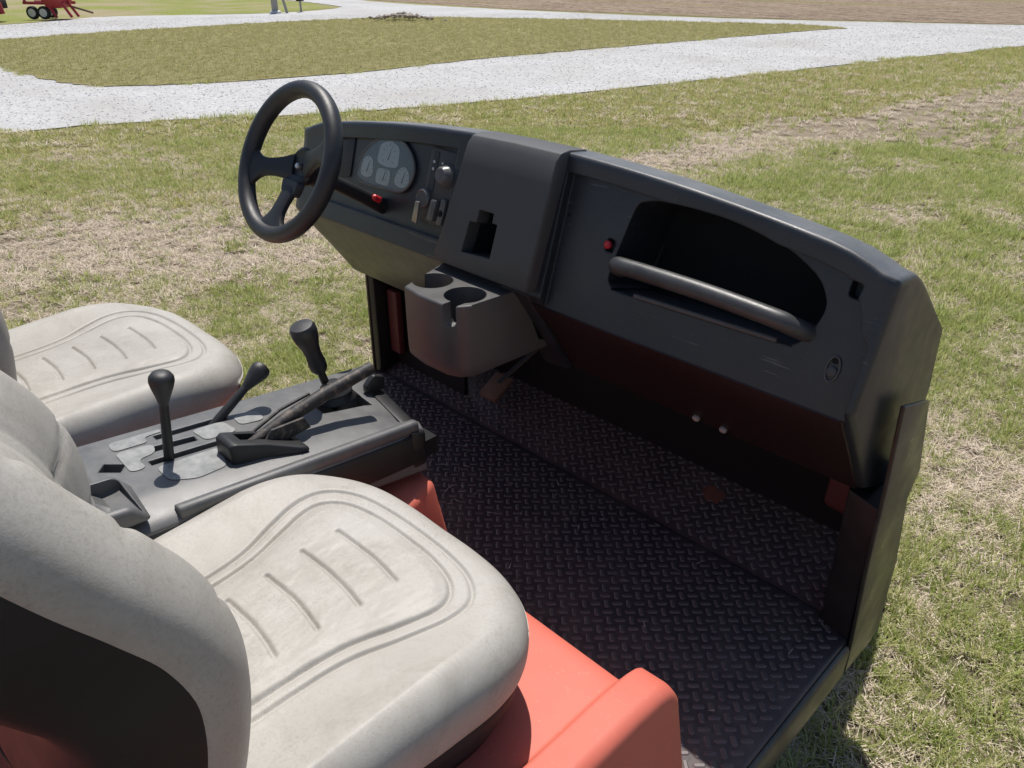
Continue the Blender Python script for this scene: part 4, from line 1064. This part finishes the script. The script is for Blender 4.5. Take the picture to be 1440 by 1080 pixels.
# ================================================================== FAR THINGS
def wheel_at(p, axis, r, wd, parent):
    t = from_bm('wheel', lathe(Vector(p) - Vector(axis) * wd / 2, axis, [(r * 0.6, 0), (r * 0.92, 0), (r, wd * 0.25), (r, wd * 0.75), (r * 0.92, wd), (r * 0.6, wd)], 20), 'tyre', parent)
    from_bm('rim', lathe(Vector(p) - Vector(axis) * wd * 0.52, axis, [(r * 0.15, 0.0), (r * 0.62, 0.0), (r * 0.62, wd * 1.04), (r * 0.15, wd * 1.04)], 16), 'white', t)
imp = empty('towed_implement', (-27.6, 8.2, 0))
tag(imp, 'red towed farm implement with two white-rimmed wheels beside the drive', 'implement')
ux = Vector((0.72, 0.69, 0)); uy = Vector((-0.69, 0.72, 0)); o0 = Vector((-27.6, 8.2, 0.02))
def ip(a, b, z): return o0 + ux * a + uy * b + Vector((0, 0, z))
for a in (-0.36, -0.02): wheel_at(ip(a, -0.25, 0.18), -uy, 0.18, 0.12, imp)
wheel_at(ip(-0.2, 0.45, 0.18), -uy, 0.18, 0.12, imp)
def bar(name, a, b, r, parent, mat='machred'): return from_bm(name, tube([a, b], r, 6), mat, parent)
bar('frame_rail', ip(-0.6, -0.2, 0.44), ip(0.62, -0.2, 0.42), 0.045, imp); bar('frame_rail', ip(-0.6, 0.4, 0.44), ip(0.62, 0.4, 0.42), 0.045, imp)
bar('crossbar', ip(-0.58, -0.25, 0.60), ip(-0.2, 0.42, 0.60), 0.04, imp); bar('upright', ip(-0.55, -0.2, 0.42), ip(-0.55, -0.2, 0.64), 0.04, imp)
from_bm('hopper', bevel_bm(loft([[ip(0.08, -0.25, 0.30), ip(0.5, -0.25, 0.30), ip(0.5, 0.3, 0.30), ip(0.08, 0.3, 0.30)], [ip(-0.05, -0.35, 0.66), ip(0.62, -0.35, 0.62), ip(0.62, 0.4, 0.62), ip(-0.05, 0.4, 0.66)]]), 0.02), 'machred', imp)
bar('tine', ip(0.5, -0.25, 0.55), ip(0.78, -0.25, 0.06), 0.04, imp); bar('tine', ip(0.5, 0.1, 0.55), ip(0.8, 0.1, 0.06), 0.04, imp); bar('tine', ip(0.15, -0.25, 0.4), ip(0.32, -0.25, 0.05), 0.045, imp)
bar('mast', ip(0.2, 0, 0.6), ip(0.24, 0, 1.05), 0.04, imp, 'tyre'); bar('mast', ip(0.66, 0, 0.4), ip(0.66, 0, 1.0), 0.045, imp); bar('drawbar', ip(0.62, 0.1, 0.34), ip(1.25, 0.1, 0.16), 0.03, imp, 'rust')
im2 = empty('loader_implement', (-27.75, 6.70, 0))
tag(im2, 'red implement with raised arm and black wheels at the left edge of the drive', 'implement')
o0 = Vector((-27.75, 6.70, 0.02))
for a in (0.15, -0.45): wheel_at(ip(a, -0.25, 0.22), -uy, 0.22, 0.16, im2)
bar('boom', ip(0.0, -0.2, 1.35), ip(0.42, -0.2, 0.45), 0.075, im2); bar('boom_foot', ip(0.42, -0.2, 0.5), ip(0.46, -0.2, 0.2), 0.07, im2)
from_bm('body', bevel_bm(loft([[ip(-0.8, -0.3, z), ip(0.3, -0.3, z), ip(0.3, 0.4, z), ip(-0.8, 0.4, z)] for z in (0.32, 0.55)]), 0.02), 'tyre', im2)
bar('arm', ip(-0.5, -0.2, 0.5), ip(0.02, -0.2, 1.33), 0.06, im2)
# two posts by the drive junction
p1 = empty('wooden_post', (-25.45, 14.4, 0)); tag(p1, 'thick grey weathered post beside the drive junction', 'post')
from_bm('post', bevel_bm(box(-25.53, -25.37, 14.32, 14.48, 0, 1.25), 0.012), 'greypost', p1)
from_bm('brace', tube([(-25.15, 14.66, 0.0), (-25.25, 14.6, 0.5), (-25.42, 14.44, 1.05)], 0.045, 8), 'greypost', p1)
from_bm('base_collar', lathe((-25.45, 14.4, 0), (0, 0, 1), [(0.19, 0), (0.19, 0.06), (0.13, 0.1)], 14), 'white', p1)
p2 = empty('marker_post', (-25.5, 15.4, 0)); tag(p2, 'thin dark marker post with a black box near the drive junction', 'post')
from_bm('post', tube([(-25.5, 15.4, 0), (-25.5, 15.4, 1.15)], 0.035, 8), 'greypost', p2)
from_bm('marker_box', bevel_bm(box(-25.60, -25.40, 15.30, 15.50, 0.34, 0.58), 0.01), 'tyre', p2)
# rubble at the island's edge
V, F = [], []; rnd = random.Random(9)
bm = bmesh.new()
for i in range(70):
    u = rnd.gauss(0, 0.6); q = rnd.gauss(0, 0.35); s = rnd.uniform(0.03, 0.09) * (1.2 - min(1, abs(u)) * 0.5)
    r_ = bmesh.ops.create_icosphere(bm, subdivisions=1, radius=s)
    for v in r_['verts']:
        v.co = Vector((v.co.x * rnd.uniform(.7, 1.3), v.co.y * rnd.uniform(.7, 1.3), v.co.z * rnd.uniform(.5, 1.0))) + Vector((-19.75 + 0.75 * u - 0.6 * q, 15.15 + 0.72 * u + 0.6 * q, 0.03 + s * 0.3 + max(0, 0.12 - 0.1 * abs(u))))
rb = from_bm('rubble', bm, simple('rubble_stone', (0.36, 0.31, 0.26), 0.9, 0, 30, 0.6), None, 20); tag(rb, 'small brown and grey rubble heap at the far edge of the lawn island', 'rubble', None, 'stuff')
print('scene built', len(bpy.data.objects))
